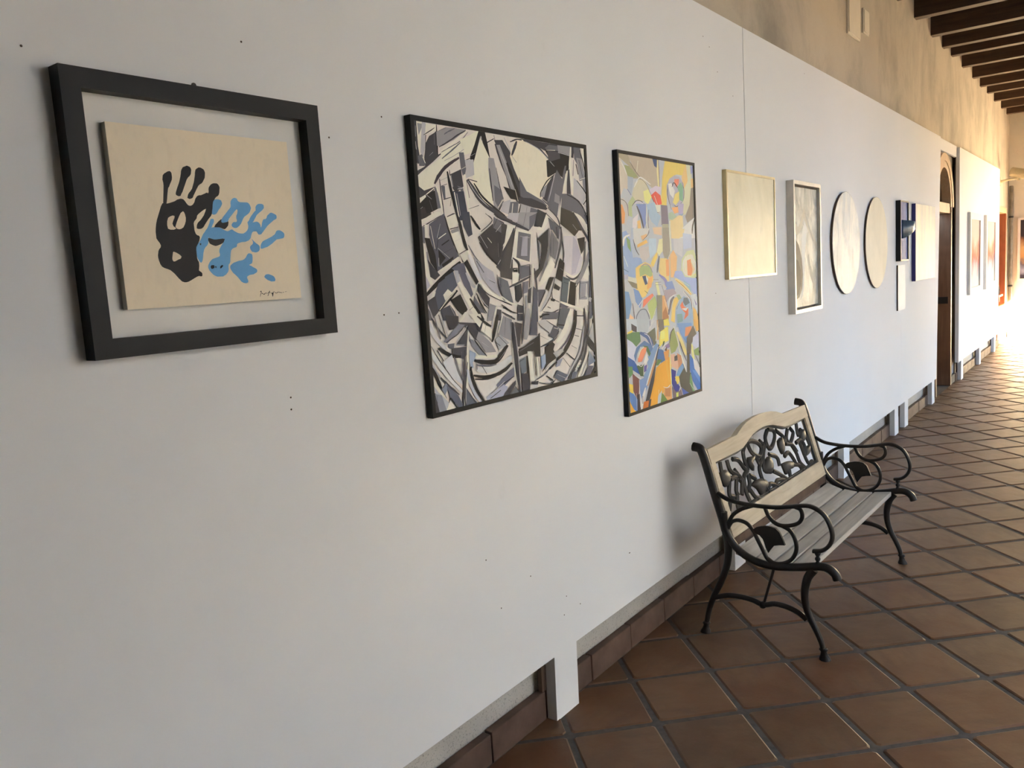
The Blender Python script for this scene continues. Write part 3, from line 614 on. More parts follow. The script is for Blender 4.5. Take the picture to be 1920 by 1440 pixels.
((62,62,70),(333,385,333,375,332,365,333,355,335,345,339,335,344,326,350,316,355,307,357,307,352,317,347,326,343,336,339,346,337,355,336,365,336,375,335,385)),
((95,98,108),(337,380,383,363,403,295,359,303,342,341)),
((62,62,70),(345,356,360,316,363,316,347,357)),
((62,62,70),(239,356,288,315,280,282,257,294,229,339)),
((98,99,110),(211,328,235,299,265,268,237,273,208,303)),
((30,30,33),(222,332,226,324,229,316,234,307,239,299,245,291,252,283,259,276,267,268,270,269,264,277,258,285,252,293,246,301,241,309,236,317,231,325,226,333)),
((178,178,186),(231,334,236,327,241,319,247,312,252,305,258,300,264,295,271,290,277,286,279,287,273,292,267,296,261,301,256,307,250,313,244,320,239,328,233,335)),
((222,215,207),(224,356,198,315,204,313,230,354)),
((30,30,33),(235,359,207,309,208,309,237,359)),
((90,92,110),(117,411,148,424,175,426,186,389,208,331,190,316,171,350,152,392)),
((178,178,186),(127,405,145,404,153,370,137,361)),
((178,178,186),(178,396,183,386,188,375,194,366,200,358,204,354,209,351,213,350,217,349,222,353,220,355,218,357,216,359,212,362,207,369,201,379,193,388,186,398)),
((222,215,207),(138,367,143,358,148,349,153,340,159,332,166,322,172,313,179,303,186,293,193,282,203,271,213,260,223,249,237,253,231,265,225,277,219,288,212,299,205,310,198,320,191,330,184,339,177,348,169,356,160,364,151,372)),
((30,30,33),(188,318,194,309,199,301,206,292,214,284,221,275,229,266,239,257,248,248,255,250,248,260,241,269,233,279,225,287,217,296,210,304,202,312,194,320)),
((98,99,110),(151,330,186,337,186,337,150,330)),
((98,99,110),(184,283,210,295,209,296,183,284)),
((80,86,104),(84,387,123,402,137,360,108,340,89,365)),
((80,86,102),(54,370,88,385,106,348,77,316,42,290,33,338)),
((222,215,207),(71,336,93,352,114,339,78,319)),
((222,215,207),(30,349,40,346,20,307,10,315)),
((30,30,33),(101,319,148,334,177,287,156,269,128,288)),
((68,72,84),(53,294,98,305,118,284,130,256,63,262)),
((30,30,33),(49,289,59,294,70,299,79,304,90,311,101,318,114,326,126,335,138,344,133,348,119,340,105,333,92,324,81,317,70,311,61,305,53,299,44,293)),
((222,215,207),(51,292,60,298,69,305,78,311,87,317,97,324,108,330,118,337,129,344,128,345,116,338,105,332,94,326,84,319,75,313,66,306,58,300,49,293)),
((178,178,186),(113,299,139,266,141,267,114,299)),
((178,178,186),(97,302,122,263,123,264,98,303)),
((176,176,190),(0,396,5,389,19,365,0,351)),
((178,178,186),(0,325,0,321,1,317,3,308,6,300,9,293,12,286,14,279,17,273,20,267,24,267,22,274,20,280,18,287,15,294,12,301,9,309,6,318,2,326)),
((98,99,110),(0,305,10,292,17,266,0,267)),
((62,62,70),(0,321,37,335,46,289,22,272,0,321)),
((222,215,207),(130,257,163,280,179,281,149,256)),
((142,142,150),(285,298,318,288,296,243,267,245)),
((222,215,207),(315,287,296,246,304,244,323,285)),
((62,62,70),(321,278,343,274,335,241,309,243)),
((62,62,70),(343,266,396,246,399,249,346,269)),
((62,62,70),(352,280,398,263,400,265,354,282)),
((178,178,186),(417,579,475,580,458,548,402,563)),
((150,150,158),(471,582,575,585,551,543,516,524,453,539)),
((62,62,70),(372,563,385,558,397,552,411,548,428,543,447,538,469,532,494,527,517,522,522,527,500,534,477,541,455,547,436,552,419,556,405,561,391,564,377,567)),
((62,62,70),(508,580,487,536,488,536,510,580)),
((98,99,110),(527,570,571,582,553,549,522,524)),
((48,52,58),(571,584,630,585,595,535,552,542)),
((92,94,104),(638,570,707,537,697,494,659,528)),
((62,62,70),(680,538,685,498,695,499,690,539)),
((62,62,70),(624,582,706,536,710,537,627,584)),
((58,56,52),(721,589,803,591,848,539,800,506,712,552)),
((178,178,186),(790,548,818,527,819,528,792,548)),
((62,62,70),(805,581,817,567,829,552,840,538,852,526,863,515,873,505,882,496,889,486,894,477,894,501,887,509,877,519,866,530,854,542,841,556,827,570,813,583)),
((222,215,207),(812,581,824,574,838,566,851,559,862,552,869,545,874,537,880,530,886,522,893,523,889,531,886,540,880,548,872,556,860,564,847,571,831,577,816,584)),
((30,30,33),(873,583,894,556,894,560,876,584)),
((62,62,70),(728,502,812,506,812,508,728,504)),
((196,192,200),(727,507,814,507,836,447,850,417,818,376,772,363,729,373,719,432)),
((170,168,184),(790,506,816,488,834,440,793,376,765,371)),
((30,30,33),(817,498,869,504,859,459,834,439)),
((222,215,207),(813,493,838,434,841,435,817,493)),
((62,62,70),(711,498,713,486,715,474,718,462,719,452,718,443,717,435,716,427,715,419,720,418,722,426,725,434,727,443,727,452,726,463,724,475,720,487,716,498)),
((222,215,207),(719,381,732,376,744,370,757,365,772,362,787,362,802,364,816,368,828,375,836,384,842,395,846,407,851,418,845,419,839,408,833,396,827,386,820,378,810,373,798,369,785,367,773,367,762,369,749,374,736,379,722,383)),
((62,62,70),(727,367,737,363,747,358,758,353,771,351,785,352,798,355,811,360,823,366,833,374,843,382,851,393,859,407,864,424,868,445,871,467,874,488,867,488,862,467,857,445,852,425,846,408,839,395,831,385,822,377,813,371,803,365,792,361,781,358,772,358,763,359,753,362,742,366,731,370)),
((130,130,136),(795,333,807,340,820,347,832,354,844,365,857,378,869,393,881,407,892,421,894,424,894,458,890,453,883,445,875,436,868,425,857,413,846,398,833,383,822,371,811,362,802,353,793,346,784,337)),
((222,215,207),(839,358,884,405,879,345)),
((30,30,33),(885,398,894,399,894,361,893,361)),
((98,99,110),(885,365,894,365,894,285,874,283)),
((66,66,70),(359,463,426,515,446,528,413,436,410,367,350,377)),
((222,215,207),(403,542,447,540,387,476,368,458)),
((60,60,66),(371,546,401,541,382,486,363,468)),
((178,178,186),(432,484,403,404,405,404,434,484)),
((62,62,70),(435,532,426,521,418,511,410,501,401,490,391,478,379,465,369,452,358,438,363,437,376,450,388,462,400,475,410,487,419,499,427,509,434,520,441,530)),
((222,215,207),(446,530,533,520,518,419,413,432)),
((100,102,112),(460,520,529,512,512,422,440,437)),
((150,152,168),(481,504,511,506,502,441,465,442)),
((62,62,70),(512,498,504,445,506,445,514,498)),
((178,178,186),(467,505,521,500,522,501,468,506)),
((62,62,70),(418,435,427,430,436,425,444,420,449,414,450,403,448,390,447,376,445,362,451,362,455,375,459,390,461,403,459,415,453,424,443,430,432,434,422,438)),
((62,62,70),(453,407,512,412,512,414,453,408)),
((98,99,110),(454,409,515,408,516,378,454,366)),
((30,30,33),(419,404,444,404,442,390,420,391)),
((222,215,207),(422,398,442,400,442,401,422,400)),
((222,215,207),(413,392,451,385,440,348,408,344)),
((62,62,70),(391,341,406,344,420,347,435,350,450,354,466,358,482,362,498,367,514,372,511,376,494,372,477,368,461,364,446,360,431,356,416,353,403,349,389,345)),
((50,52,56),(565,496,639,533,641,507,614,443,590,399,542,361,534,384,565,399,586,455,588,482)),
((142,142,150),(566,489,581,486,581,442,565,431)),
((30,30,33),(561,518,562,506,564,494,566,482,567,468,568,454,567,437,566,421,566,404,569,404,570,421,571,437,572,454,572,469,571,482,568,494,566,506,563,518)),
((122,122,128),(635,533,632,515,630,497,628,480,625,463,619,449,613,436,605,423,597,410,588,396,578,383,569,369,559,356,566,354,577,367,589,380,600,393,610,407,618,420,626,434,633,448,638,463,641,479,642,497,642,515,642,533)),
((112,112,118),(650,530,692,485,675,422,635,440)),
((62,62,70),(662,501,656,443,658,443,664,501)),
((62,62,70),(709,539,707,526,706,513,705,499,700,483,692,464,680,443,668,420,658,397,665,396,679,418,693,440,705,462,714,482,719,499,720,513,718,526,717,539)),
((178,178,186),(706,529,702,514,698,500,695,486,690,470,682,454,673,437,664,419,656,402,658,402,668,419,678,436,687,453,694,470,699,485,703,500,706,514,709,529)),
((62,62,70),(636,437,660,411,665,413,640,438)),
((222,215,207),(641,439,664,410,623,366,570,340,550,335,606,400)),
((30,30,33),(697,431,724,413,704,347,661,363)),
((142,142,150),(693,396,711,387,712,388,694,396)),
((84,94,104),(708,367,756,356,726,273,683,278)),
((30,30,33),(713,358,746,352,747,354,714,360)),
((30,30,33),(712,346,740,339,741,340,713,347)),
((30,30,33),(755,349,792,339,779,259,730,268)),
((222,215,207),(746,348,727,278,732,277,751,347)),
((222,215,207),(790,335,793,260,801,260,798,335)),
((62,62,70),(808,343,786,325,791,324,812,341)),
((150,150,160),(818,345,881,343,862,277,811,280)),
((62,62,70),(822,337,872,339,871,340,822,338)),
((222,215,207),(863,335,853,286,859,286,868,334)),
((62,62,70),(820,285,856,287,856,288,820,286)),
((30,30,33),(654,345,689,329,678,318,647,328)),
((30,30,33),(626,367,652,366,616,320,597,329)),
((85,85,98),(544,328,598,326,569,288,548,272)),
((30,30,33),(591,322,546,272,552,270,597,320)),
((178,178,186),(638,337,625,325,612,313,600,301,589,290,579,280,570,272,561,263,553,254,559,252,570,260,581,267,591,276,601,286,612,297,624,309,634,322,645,335)),
((62,62,70),(657,366,652,358,648,349,643,341,638,332,632,322,627,312,620,302,611,293,601,283,589,274,576,265,564,255,566,254,579,263,593,272,605,282,616,291,625,301,632,311,638,321,643,331,648,340,652,349,656,357,660,366)),
((62,62,70),(633,316,632,310,631,304,631,298,634,292,642,288,653,284,665,281,676,277,678,279,667,283,656,286,646,290,639,294,636,299,636,304,636,310,636,316)),
((30,30,33),(622,295,652,290,646,282,626,286)),
((98,99,110),(685,279,736,258,714,251,677,259)),
((222,215,207),(675,278,695,272,715,265,736,259,758,253,783,246,809,240,836,234,864,229,868,234,842,241,815,249,789,255,765,261,743,267,722,273,700,278,679,283)),
((90,94,104),(677,257,741,253,710,211,662,215)),
((222,215,207),(741,251,723,213,733,211,751,249)),
((62,62,70),(771,246,763,209,771,208,780,245)),
((62,62,70),(783,221,833,217,834,220,783,223)),
((98,99,110),(568,245,670,244,657,222,566,226)),
((30,30,33),(601,266,619,260,621,262,603,268)),
((62,62,70),(573,251,587,248,600,246,614,244,628,243,640,244,651,246,661,249,671,252,669,254,658,252,648,250,638,248,627,247,615,248,602,250,588,251,574,253)),
((62,62,70),(550,237,564,234,578,232,593,230,608,229,623,229,637,231,651,234,664,236,663,239,648,238,634,236,621,235,607,234,594,235,580,237,565,238,551,240)),
((48,52,58),(424,346,457,353,460,310,435,292,422,301)),
((110,110,124),(465,356,500,360,491,322,463,318)),
((30,30,33),(510,413,502,338,507,338,515,413)),
((222,215,207),(525,413,517,337,526,337,534,413)),
((62,62,70),(534,400,535,387,536,373,537,360,539,346,539,331,538,316,539,301,539,286,545,286,547,301,549,316,549,331,549,346,548,360,546,374,543,387,539,400)),
((62,62,70),(471,356,459,282,462,281,474,356)),
((62,62,70),(494,330,514,338,504,286,490,287)),
((142,142,148),(475,312,471,232,482,231,486,312)),
((222,215,207),(495,279,486,231,492,230,501,279)),
((80,84,100),(525,341,547,326,541,220,508,223)),
((178,178,186),(549,321,542,226,543,226,551,321)),
((100,104,114),(351,375,385,363,409,290,370,300,347,331)),
((222,215,207),(346,316,356,309,366,302,377,296,390,290,406,287,422,284,439,282,456,280,457,283,441,286,424,289,408,292,395,295,383,300,372,306,361,312,350,318)),
((30,30,33),(344,290,355,284,366,277,377,270,388,265,398,262,407,259,416,258,424,256,426,258,417,261,409,263,401,265,392,269,381,274,370,280,358,286,346,292)),
((58,60,70),(430,286,462,279,461,230,425,233)),
((222,215,207),(429,256,462,254,462,255,429,258)),
((62,62,70),(345,264,409,237,413,241,348,267)),
((62,62,70),(841,252,831,204,833,204,843,252)),
((62,62,70),(862,256,851,202,854,202,864,256)),
((178,178,186),(894,281,889,282,865,201,871,200,894,279)),
((98,99,110),(874,270,894,264,894,222,891,207,867,203)),
((185,187,195),(0,242,6,229,14,216,24,205,35,194,48,185,61,176,68,179,58,190,48,200,37,210,28,221,21,233,15,246,7,259,0,272)),
((62,62,70),(10,274,16,265,21,255,28,246,36,237,44,229,53,221,63,214,73,206,76,208,68,216,59,224,50,232,42,240,35,248,28,257,21,266,13,275)),
((98,99,110),(22,278,43,210,48,210,26,278)),
((30,30,33),(42,281,67,214,70,214,45,281)),
((178,178,186),(57,267,77,215,80,215,60,267)),
((58,58,64),(72,277,131,270,128,248,104,233,85,232)),
((222,215,207),(152,268,130,254,136,250,158,264)),
((62,62,70),(119,253,220,242,238,226,206,190,170,226,152,238)),
((120,122,138),(128,247,158,242,74,195,56,200)),
((62,62,70),(155,240,146,235,138,230,130,224,121,219,109,214,94,209,80,203,66,198,68,196,82,201,97,206,112,211,124,216,134,222,143,227,149,233,157,239)),
((178,178,186),(168,239,112,195,114,194,170,238)),
((66,68,76),(169,228,178,195,160,176,115,188)),
((98,99,110),(75,192,104,192,99,175,77,180)),
((72,74,84),(94,178,162,176,165,160,143,140,91,154)),
((132,134,144),(112,184,149,180,150,184,112,188)),
((30,30,33),(30,183,37,178,44,172,51,167,59,163,67,159,76,155,84,152,93,149,102,147,111,147,120,147,128,147,129,153,121,154,112,156,105,158,98,160,90,162,83,164,75,168,68,171,61,175,53,179,44,183,36,187)),
((198,202,212),(46,143,89,160,106,113,131,63,74,95)),
((222,215,207),(106,148,140,141,134,127,112,130)),
((98,99,110),(96,152,98,142,99,132,103,122,106,112,110,103,114,95,120,87,125,79,130,80,127,88,124,96,120,105,116,113,112,123,109,132,105,142,101,152)),
((205,208,214),(0,179,0,164,2,161,7,152,14,143,23,133,32,122,43,111,55,98,69,85,85,71,102,56,119,42,128,46,113,61,98,77,84,91,71,105,59,117,48,128,39,139,30,148,23,157,16,165,9,172,2,180)),
((62,62,70),(1,193,9,181,16,170,23,159,31,148,39,138,47,129,55,120,62,112,68,104,74,98,79,91,86,84,94,76,104,68,114,59,124,50,125,51,116,60,106,69,97,77,89,85,83,92,77,99,72,105,66,113,58,121,50,130,42,139,34,149,26,160,18,171,11,182,3,193)),
((62,62,70),(25,179,50,144,53,145,28,180)),
((178,178,186),(0,132,5,126,10,120,15,114,20,108,25,103,31,98,35,100,31,105,26,111,21,116,17,122,12,128,7,135,1,141,0,143)),
((62,62,70),(31,98,39,90,47,82,56,74,66,66,76,58,86,51,97,43,108,36,111,38,101,46,92,54,82,62,72,69,63,77,54,85,44,92,35,100)),
((30,30,33),(0,118,1,116,6,107,11,98,15,89,19,81,24,74,29,66,36,67,34,75,31,83,27,91,23,100,18,109,13,118,6,128,0,135)),
((222,215,207),(0,83,4,77,10,70,17,61,26,52,37,43,47,35,51,36,43,46,34,56,25,64,18,73,12,80,8,86,4,92,0,96)),
((175,180,190),(0,70,0,78,18,57,61,21,49,0,44,0,15,36)),
((62,62,70),(32,66,51,35,53,35,34,66)),
((130,140,160),(34,64,54,80,64,67,46,45)),
((95,100,118),(55,74,104,37,123,4,119,0,103,0,69,32)),
((30,30,33),(61,20,64,24,67,28,69,31,70,31,75,25,82,16,89,5,92,0,96,0,92,5,86,17,79,26,73,33,66,34,63,30,61,25,59,21)),
((222,215,207),(46,0,63,17,84,0)),
((62,62,70),(0,0,0,59,6,56,17,0)),
((130,136,152),(17,0,3,56,31,47,48,0,46,0)),
((62,62,70),(11,50,8,0,10,0,12,50)),
((222,215,207),(169,225,166,209,163,194,160,179,157,161,155,140,153,117,150,94,146,72,141,53,136,34,131,15,127,0,133,0,138,14,145,32,151,51,156,71,160,93,163,116,165,139,168,160,170,177,172,193,173,209,174,224)),
((62,62,70),(145,167,141,143,138,120,135,96,132,74,129,54,125,35,122,16,120,0,126,0,130,15,135,33,139,52,143,73,145,95,148,118,149,142,150,166)),
((62,62,70),(156,130,150,110,144,89,139,69,136,51,133,36,132,22,131,9,131,0,134,0,136,8,137,21,139,35,141,50,145,68,150,88,154,109,159,129)),
((98,99,110),(132,164,129,75,132,74,135,163)),
((150,165,190),(170,165,197,152,199,134,182,126,184,110,172,107,166,128)),
((90,96,112),(137,0,143,54,171,19,191,0)),
((185,190,205),(151,107,151,98,151,89,152,80,155,70,159,58,165,47,172,35,179,24,185,16,193,8,200,2,202,0,212,0,208,5,203,12,198,19,191,27,185,37,179,48,173,60,168,71,166,80,163,89,161,98,159,107)),
((62,62,70),(147,45,152,37,157,30,162,23,168,16,173,10,177,5,182,0,186,0,186,1,182,6,177,11,172,17,167,24,161,31,155,38,149,45)),
((30,30,33),(168,110,168,102,168,94,168,86,170,77,174,66,179,55,184,43,191,32,198,21,207,12,217,2,219,0,228,0,224,4,217,14,210,24,203,34,196,45,191,56,186,67,183,77,180,86,178,94,176,102,175,110)),
((178,178,186),(186,71,189,63,193,54,197,45,203,36,210,26,218,16,227,5,231,0,233,0,229,5,221,16,213,27,206,37,201,46,196,55,192,63,187,71)),
((30,30,33),(168,113,178,114,174,104,164,101)),
((226,216,204),(204,150,248,140,303,136,306,125,191,136)),
((198,200,204),(196,96,209,93,221,89,236,86,252,84,270,84,290,84,311,85,331,87,349,93,363,101,376,109,388,117,375,127,359,121,344,116,329,112,316,108,301,106,284,105,266,105,250,105,237,106,224,106,211,107,198,107)),
((30,30,33),(188,127,200,123,212,119,224,116,238,113,252,111,267,109,283,108,298,108,311,112,321,117,329,122,337,128,344,135,352,142,359,150,367,157,356,163,347,156,337,149,328,143,318,138,311,132,304,127,298,124,291,122,281,122,268,123,254,124,240,126,228,128,216,130,203,132,191,134)),
((178,178,186),(315,120,361,150,360,151,314,120)),
((98,99,110),(202,113,214,110,227,107,239,105,252,103,264,102,276,102,287,103,298,104,297,108,286,108,274,109,264,109,252,110,241,111,228,114,215,115,202,117)),
((62,62,70),(225,107,245,81,247,82,228,108)),
((62,62,70),(199,120,199,101,202,101,202,120)),
((210,208,208),(186,70,301,59,326,50,285,32,258,18,241,10,239,0,231,0,210,30)),
((30,30,33),(180,83,193,79,205,75,219,72,234,69,249,67,265,67,281,67,296,68,310,69,323,72,335,75,347,78,357,83,366,88,374,93,383,98,376,103,366,99,356,95,347,91,337,88,326,85,315,82,304,80,292,78,278,78,263,77,248,78,234,79,221,81,208,83,195,86,182,88)),
((30,30,33),(186,72,199,69,211,67,224,65,237,64,251,63,266,64,280,65,294,67,293,70,278,70,264,70,250,69,237,70,224,71,212,72,199,74,187,75)),
((105,108,128),(289,41,349,70,391,86,388,57,336,34,300,26)),
((30,30,33),(330,38,388,55,385,57,328,41)),
((165,170,192),(238,0,235,10,328,36,349,27,333,3,314,0)),
((62,62,70),(257,2,312,20,311,22,255,4)),
((178,178,186),(262,13,335,45,333,47,260,15)),
((62,62,70),(321,0,331,10,393,42,392,28,355,0)),
((102,104,112),(357,0,392,21,409,0)),
((30,30,33),(386,24,408,0,412,0,389,24)),
((130,132,142),(347,256,393,239,382,173,314,198)),
((62,62,70),(358,248,349,192,350,192,360,248)),
((30,30,33),(318,261,311,250,304,239,299,228,294,217,290,207,285,198,282,188,279,178,286,177,293,185,299,194,304,204,309,214,314,225,319,236,322,248,326,260)),
((178,178,186),(300,262,280,218,286,216,305,261)),
((222,215,207),(342,255,313,203,318,202,347,254)),
((222,215,207),(179,273,235,269,240,243,226,228)),
((30,30,33),(216,262,225,256,234,249,243,243,252,238,260,233,267,230,275,227,282,225,286,228,280,232,274,235,267,239,259,243,251,248,241,254,231,259,220,265)),
((222,215,207),(235,244,286,219,283,186,228,219)),
((62,62,70),(258,235,248,211,249,211,259,235)),
((62,62,70),(239,244,235,239,231,234,228,229,224,223,219,217,214,210,209,202,205,195,209,193,215,200,222,207,227,214,232,221,236,226,239,232,241,237,244,243)),
((140,140,148),(220,217,278,176,300,145,250,148,206,196)),
((178,178,186),(231,182,265,163,266,163,232,183)),
((120,124,136),(172,200,202,187,246,139,214,145,185,174)),
((30,30,33),(195,192,200,185,206,178,213,171,219,164,226,157,234,150,242,143,250,136,253,137,246,145,239,152,232,159,225,166,218,173,212,180,205,187,198,193)),
((178,178,186),(171,193,204,142,206,142,172,193)),
((152,156,166),(299,184,326,197,371,166,316,148)),
((30,30,33),(300,175,322,161,324,162,302,176)),
((30,30,33),(314,195,357,162,359,163,315,196)),
((60,58,62),(411,226,447,221,426,149,405,165)),
((30,30,33),(419,141,447,146,444,119,420,116)),
((62,62,70),(418,100,442,102,437,53)),
((62,62,70),(389,231,389,214,388,196,388,178,390,159,391,138,393,115,395,92,396,71,399,52,402,35,406,18,409,1,418,0,417,17,416,34,415,51,413,70,411,91,409,114,407,137,406,158,404,178,402,196,400,213,398,231)),
((178,178,186),(400,231,400,213,399,196,399,178,400,158,401,135,402,108,404,82,406,60,408,44,411,31,414,20,417,7,420,7,417,20,414,31,412,44,410,60,408,82,406,108,405,135,404,158,403,178,403,196,403,213,402,231)),
((222,215,207),(384,172,384,157,385,142,385,127,386,112,387,95,389,79,390,63,392,50,394,41,397,34,399,28,402,22,405,22,403,28,401,34,399,41,397,50,395,63,393,79,392,95,391,111,390,127,389,142,387,157,386,172)),
((30,30,33),(384,232,387,148,389,148,386,232)),
((62,60,66),(408,231,446,222,427,148,409,150)),
((62,62,70),(459,285,456,267,453,248,452,230,449,213,446,198,443,184,440,170,437,156,441,155,446,169,451,183,454,197,457,212,460,230,462,248,462,267,463,285)),
((152,152,158),(476,270,471,255,465,241,462,226,460,213,457,201,454,191,453,180,453,169,469,167,476,177,482,186,486,197,489,209,492,223,494,238,493,253,493,268)),
((222,215,207),(505,283,496,239,501,238,509,282)),
((82,86,100),(515,283,543,278,528,176,485,180)),
((62,62,70),(533,256,530,181,532,181,536,256)),
((52,52,54),(412,133,495,163,546,183,542,102,513,105,505,126,419,116)),
((178,178,186),(422,142,438,146,455,151,472,155,487,160,500,164,512,167,524,171,536,175,534,176,522,173,510,170,498,166,485,162,470,157,453,153,437,148,421,143)),
((98,99,110),(425,132,507,153,506,155,423,134)),
((222,215,207),(467,128,491,126,500,26,476,30)),
((30,30,33),(460,114,458,94,457,75,457,56,457,40,457,28,457,19,459,11,461,2,469,1,471,9,472,17,472,26,472,38,472,54,472,73,470,94,468,113)),
((30,30,33),(502,124,506,43,510,43,505,124)),
((110,120,132),(419,106,457,113,456,63,427,55)),
((62,62,70),(417,98,447,105,445,107,416,100)),
((60,60,70),(428,0,426,60,463,55,472,0,469,0)),
((222,215,207),(516,102,516,37,525,36,525,102)),
((62,62,70),(526,101,533,40,535,40,528,101)),
((150,165,190),(543,101,574,109,574,66,543,58)),
((180,180,184),(539,222,579,227,633,200,609,173,557,201)),
((62,62,70),(547,172,599,152,600,152,548,173)),
((62,62,70),(542,210,601,177,603,178,544,211)),
((48,46,46),(572,132,619,145,633,135,621,118,639,87,591,73,543,47,571,75)),
((78,80,92),(632,203,667,188,637,153,597,166)),
((222,215,207),(631,192,658,185,659,186,631,193)),
((62,62,70),(660,181,651,173,643,165,635,158,623,152,607,147,586,144,564,140,543,136,545,133,567,136,590,138,611,142,630,147,643,154,652,162,658,170,665,179)),
((142,142,150),(666,175,621,148,623,147,667,174)),
((62,62,70),(588,221,597,216,607,210,618,205,630,199,646,194,663,188,681,183,700,178,701,180,683,185,665,191,648,196,633,202,621,207,610,212,600,217,589,222)),
((178,178,186),(653,190,709,174,710,176,655,192)),
((98,99,110),(568,247,670,245,663,223,566,227)),
((30,30,33),(551,231,557,233,563,235,568,237,574,238,581,239,590,239,599,239,609,239,608,242,599,243,589,244,580,244,571,243,564,241,557,239,553,236,548,233)),
((62,62,70),(571,227,653,221,653,223,571,229)),
((88,94,104),(677,255,741,251,709,197,696,175,655,196)),
((30,30,33),(659,199,721,191,721,194,660,202)),
((222,215,207),(738,245,725,231,713,216,704,201,693,188,680,176,665,166,651,155,638,143,650,137,669,146,687,155,704,166,718,179,731,194,741,210,747,226,753,242)),
((90,86,100),(768,242,767,232,768,222,766,211,762,201,754,188,744,174,731,161,718,149,704,139,688,129,672,120,658,114,647,110,637,109,627,108,617,107,618,105,628,106,638,106,650,107,663,110,677,117,693,126,710,136,725,147,738,159,751,172,762,186,770,199,773,211,774,221,773,232,772,242)),
((30,30,33),(774,242,770,230,767,217,763,205,757,194,751,181,743,168,735,156,726,144,715,134,704,123,691,114,679,105,669,98,657,92,646,87,634,81,642,75,655,80,668,85,682,90,696,97,709,106,722,116,734,127,745,138,755,150,764,163,772,177,778,190,782,203,783,216,785,228,786,241)),
((62,62,70),(773,177,813,168,814,170,774,179)),
((62,62,70),(761,154,790,146,791,148,762,156)),
((62,62,70),(737,119,771,105,772,106,739,120)),
((30,30,33),(700,96,750,66,755,68,704,98)),
((62,62,70),(675,84,719,44,722,45,678,84)),
((62,62,70),(783,223,833,218,834,220,783,225)),
((170,170,174),(618,106,682,117,686,104,637,87)),
((62,62,70),(831,246,832,229,833,213,833,197,831,181,828,164,823,147,817,130,809,113,800,98,789,83,776,68,763,55,749,42,734,29,718,17,703,5,711,1,728,13,746,24,763,36,779,49,793,63,806,78,817,93,827,109,835,126,841,144,846,162,849,179,849,196,847,213,844,229,841,246)),
((178,178,186),(826,182,817,160,808,138,799,117,790,99,780,86,770,76,759,67,746,56,730,43,714,29,696,14,679,0,679,0,688,0,704,11,723,25,741,39,757,52,770,62,782,72,792,82,802,96,812,114,819,136,826,158,833,180)),
((100,102,110),(842,148,834,133,827,118,821,103,816,91,810,82,805,75,801,68,797,60,807,57,815,63,824,69,830,77,836,87,841,99,847,114,850,130,853,146)),
((62,62,70),(868,233,863,213,859,193,853,174,847,153,839,129,829,104,819,79,807,59,795,44,782,33,768,22,754,11,759,9,774,19,789,29,805,41,818,56,830,77,841,101,850,127,858,151,865,172,868,192,871,212,874,232)),
((222,215,207),(787,62,754,33,764,29,797,58)),
((30,30,33),(781,55,801,50,802,51,782,56)),
((30,30,33),(775,45,792,39,793,40,776,46)),
((30,30,33),(764,36,783,28,785,29,765,37)),
((110,114,130),(722,0,738,25,771,21,753,0)),
((222,215,207),(775,0,862,95,854,98,765,0)),
((30,30,33),(791,0,851,69,849,70,788,0)),
((58,58,60),(853,142,894,114,894,79,839,119)),
((162,166,172),(894,111,857,143,894,190)),
((222,215,207),(875,182,894,208,894,218,868,184)),
((120,130,148),(856,89,894,49,894,43,839,32)),
((85,86,104),(809,0,846,34,882,29,856,0)),
((178,178,186),(870,83,894,61,894,66,875,84)),
((30,30,33),(861,0,894,27,894,8,881,0)),
((222,215,207),(891,0,894,3,894,0)),
((140,145,165),(641,76,679,83,655,57,629,54)),
((30,30,33),(635,75,587,55,592,51,640,71)),
((178,178,186),(589,67,569,56,573,54,592,65)),
((85,92,110),(637,44,704,18,676,0,659,0,614,21)),
((178,178,186),(637,28,687,8,689,9,638,29)),
((30,30,33),(567,31,606,10,610,13,571,34)),
((62,62,70),(620,13,596,0,604,0,624,11)),
((62,62,70),(522,15,535,11,549,7,562,4,575,2,586,2,596,3,604,6,613,8,612,9,602,8,593,6,585,5,575,5,563,7,550,10,537,13,523,17)),
((62,62,70),(478,25,521,22,515,9,477,17)),
((192,192,196),(468,0,473,16,516,10,512,0)),
((98,99,110),(498,23,512,26,527,29,541,32,554,35,564,39,574,43,582,48,591,52,588,54,578,50,569,47,560,43,549,39,537,36,524,33,510,29,496,25)),
((62,62,70),(394,227,396,200,397,172,399,145,400,120,402,99,403,80,403,62,405,47,407,33,411,21,415,9,418,0,425,0,424,9,421,20,419,32,417,46,416,62,415,79,414,98,413,120,411,144,407,171,404,200,401,227)),
((178,178,186),(403,217,406,193,408,170,410,145,413,119,414,91,415,60,416,29,417,0,419,0,419,29,419,60,418,90,417,119,415,145,412,169,409,193,406,217))]
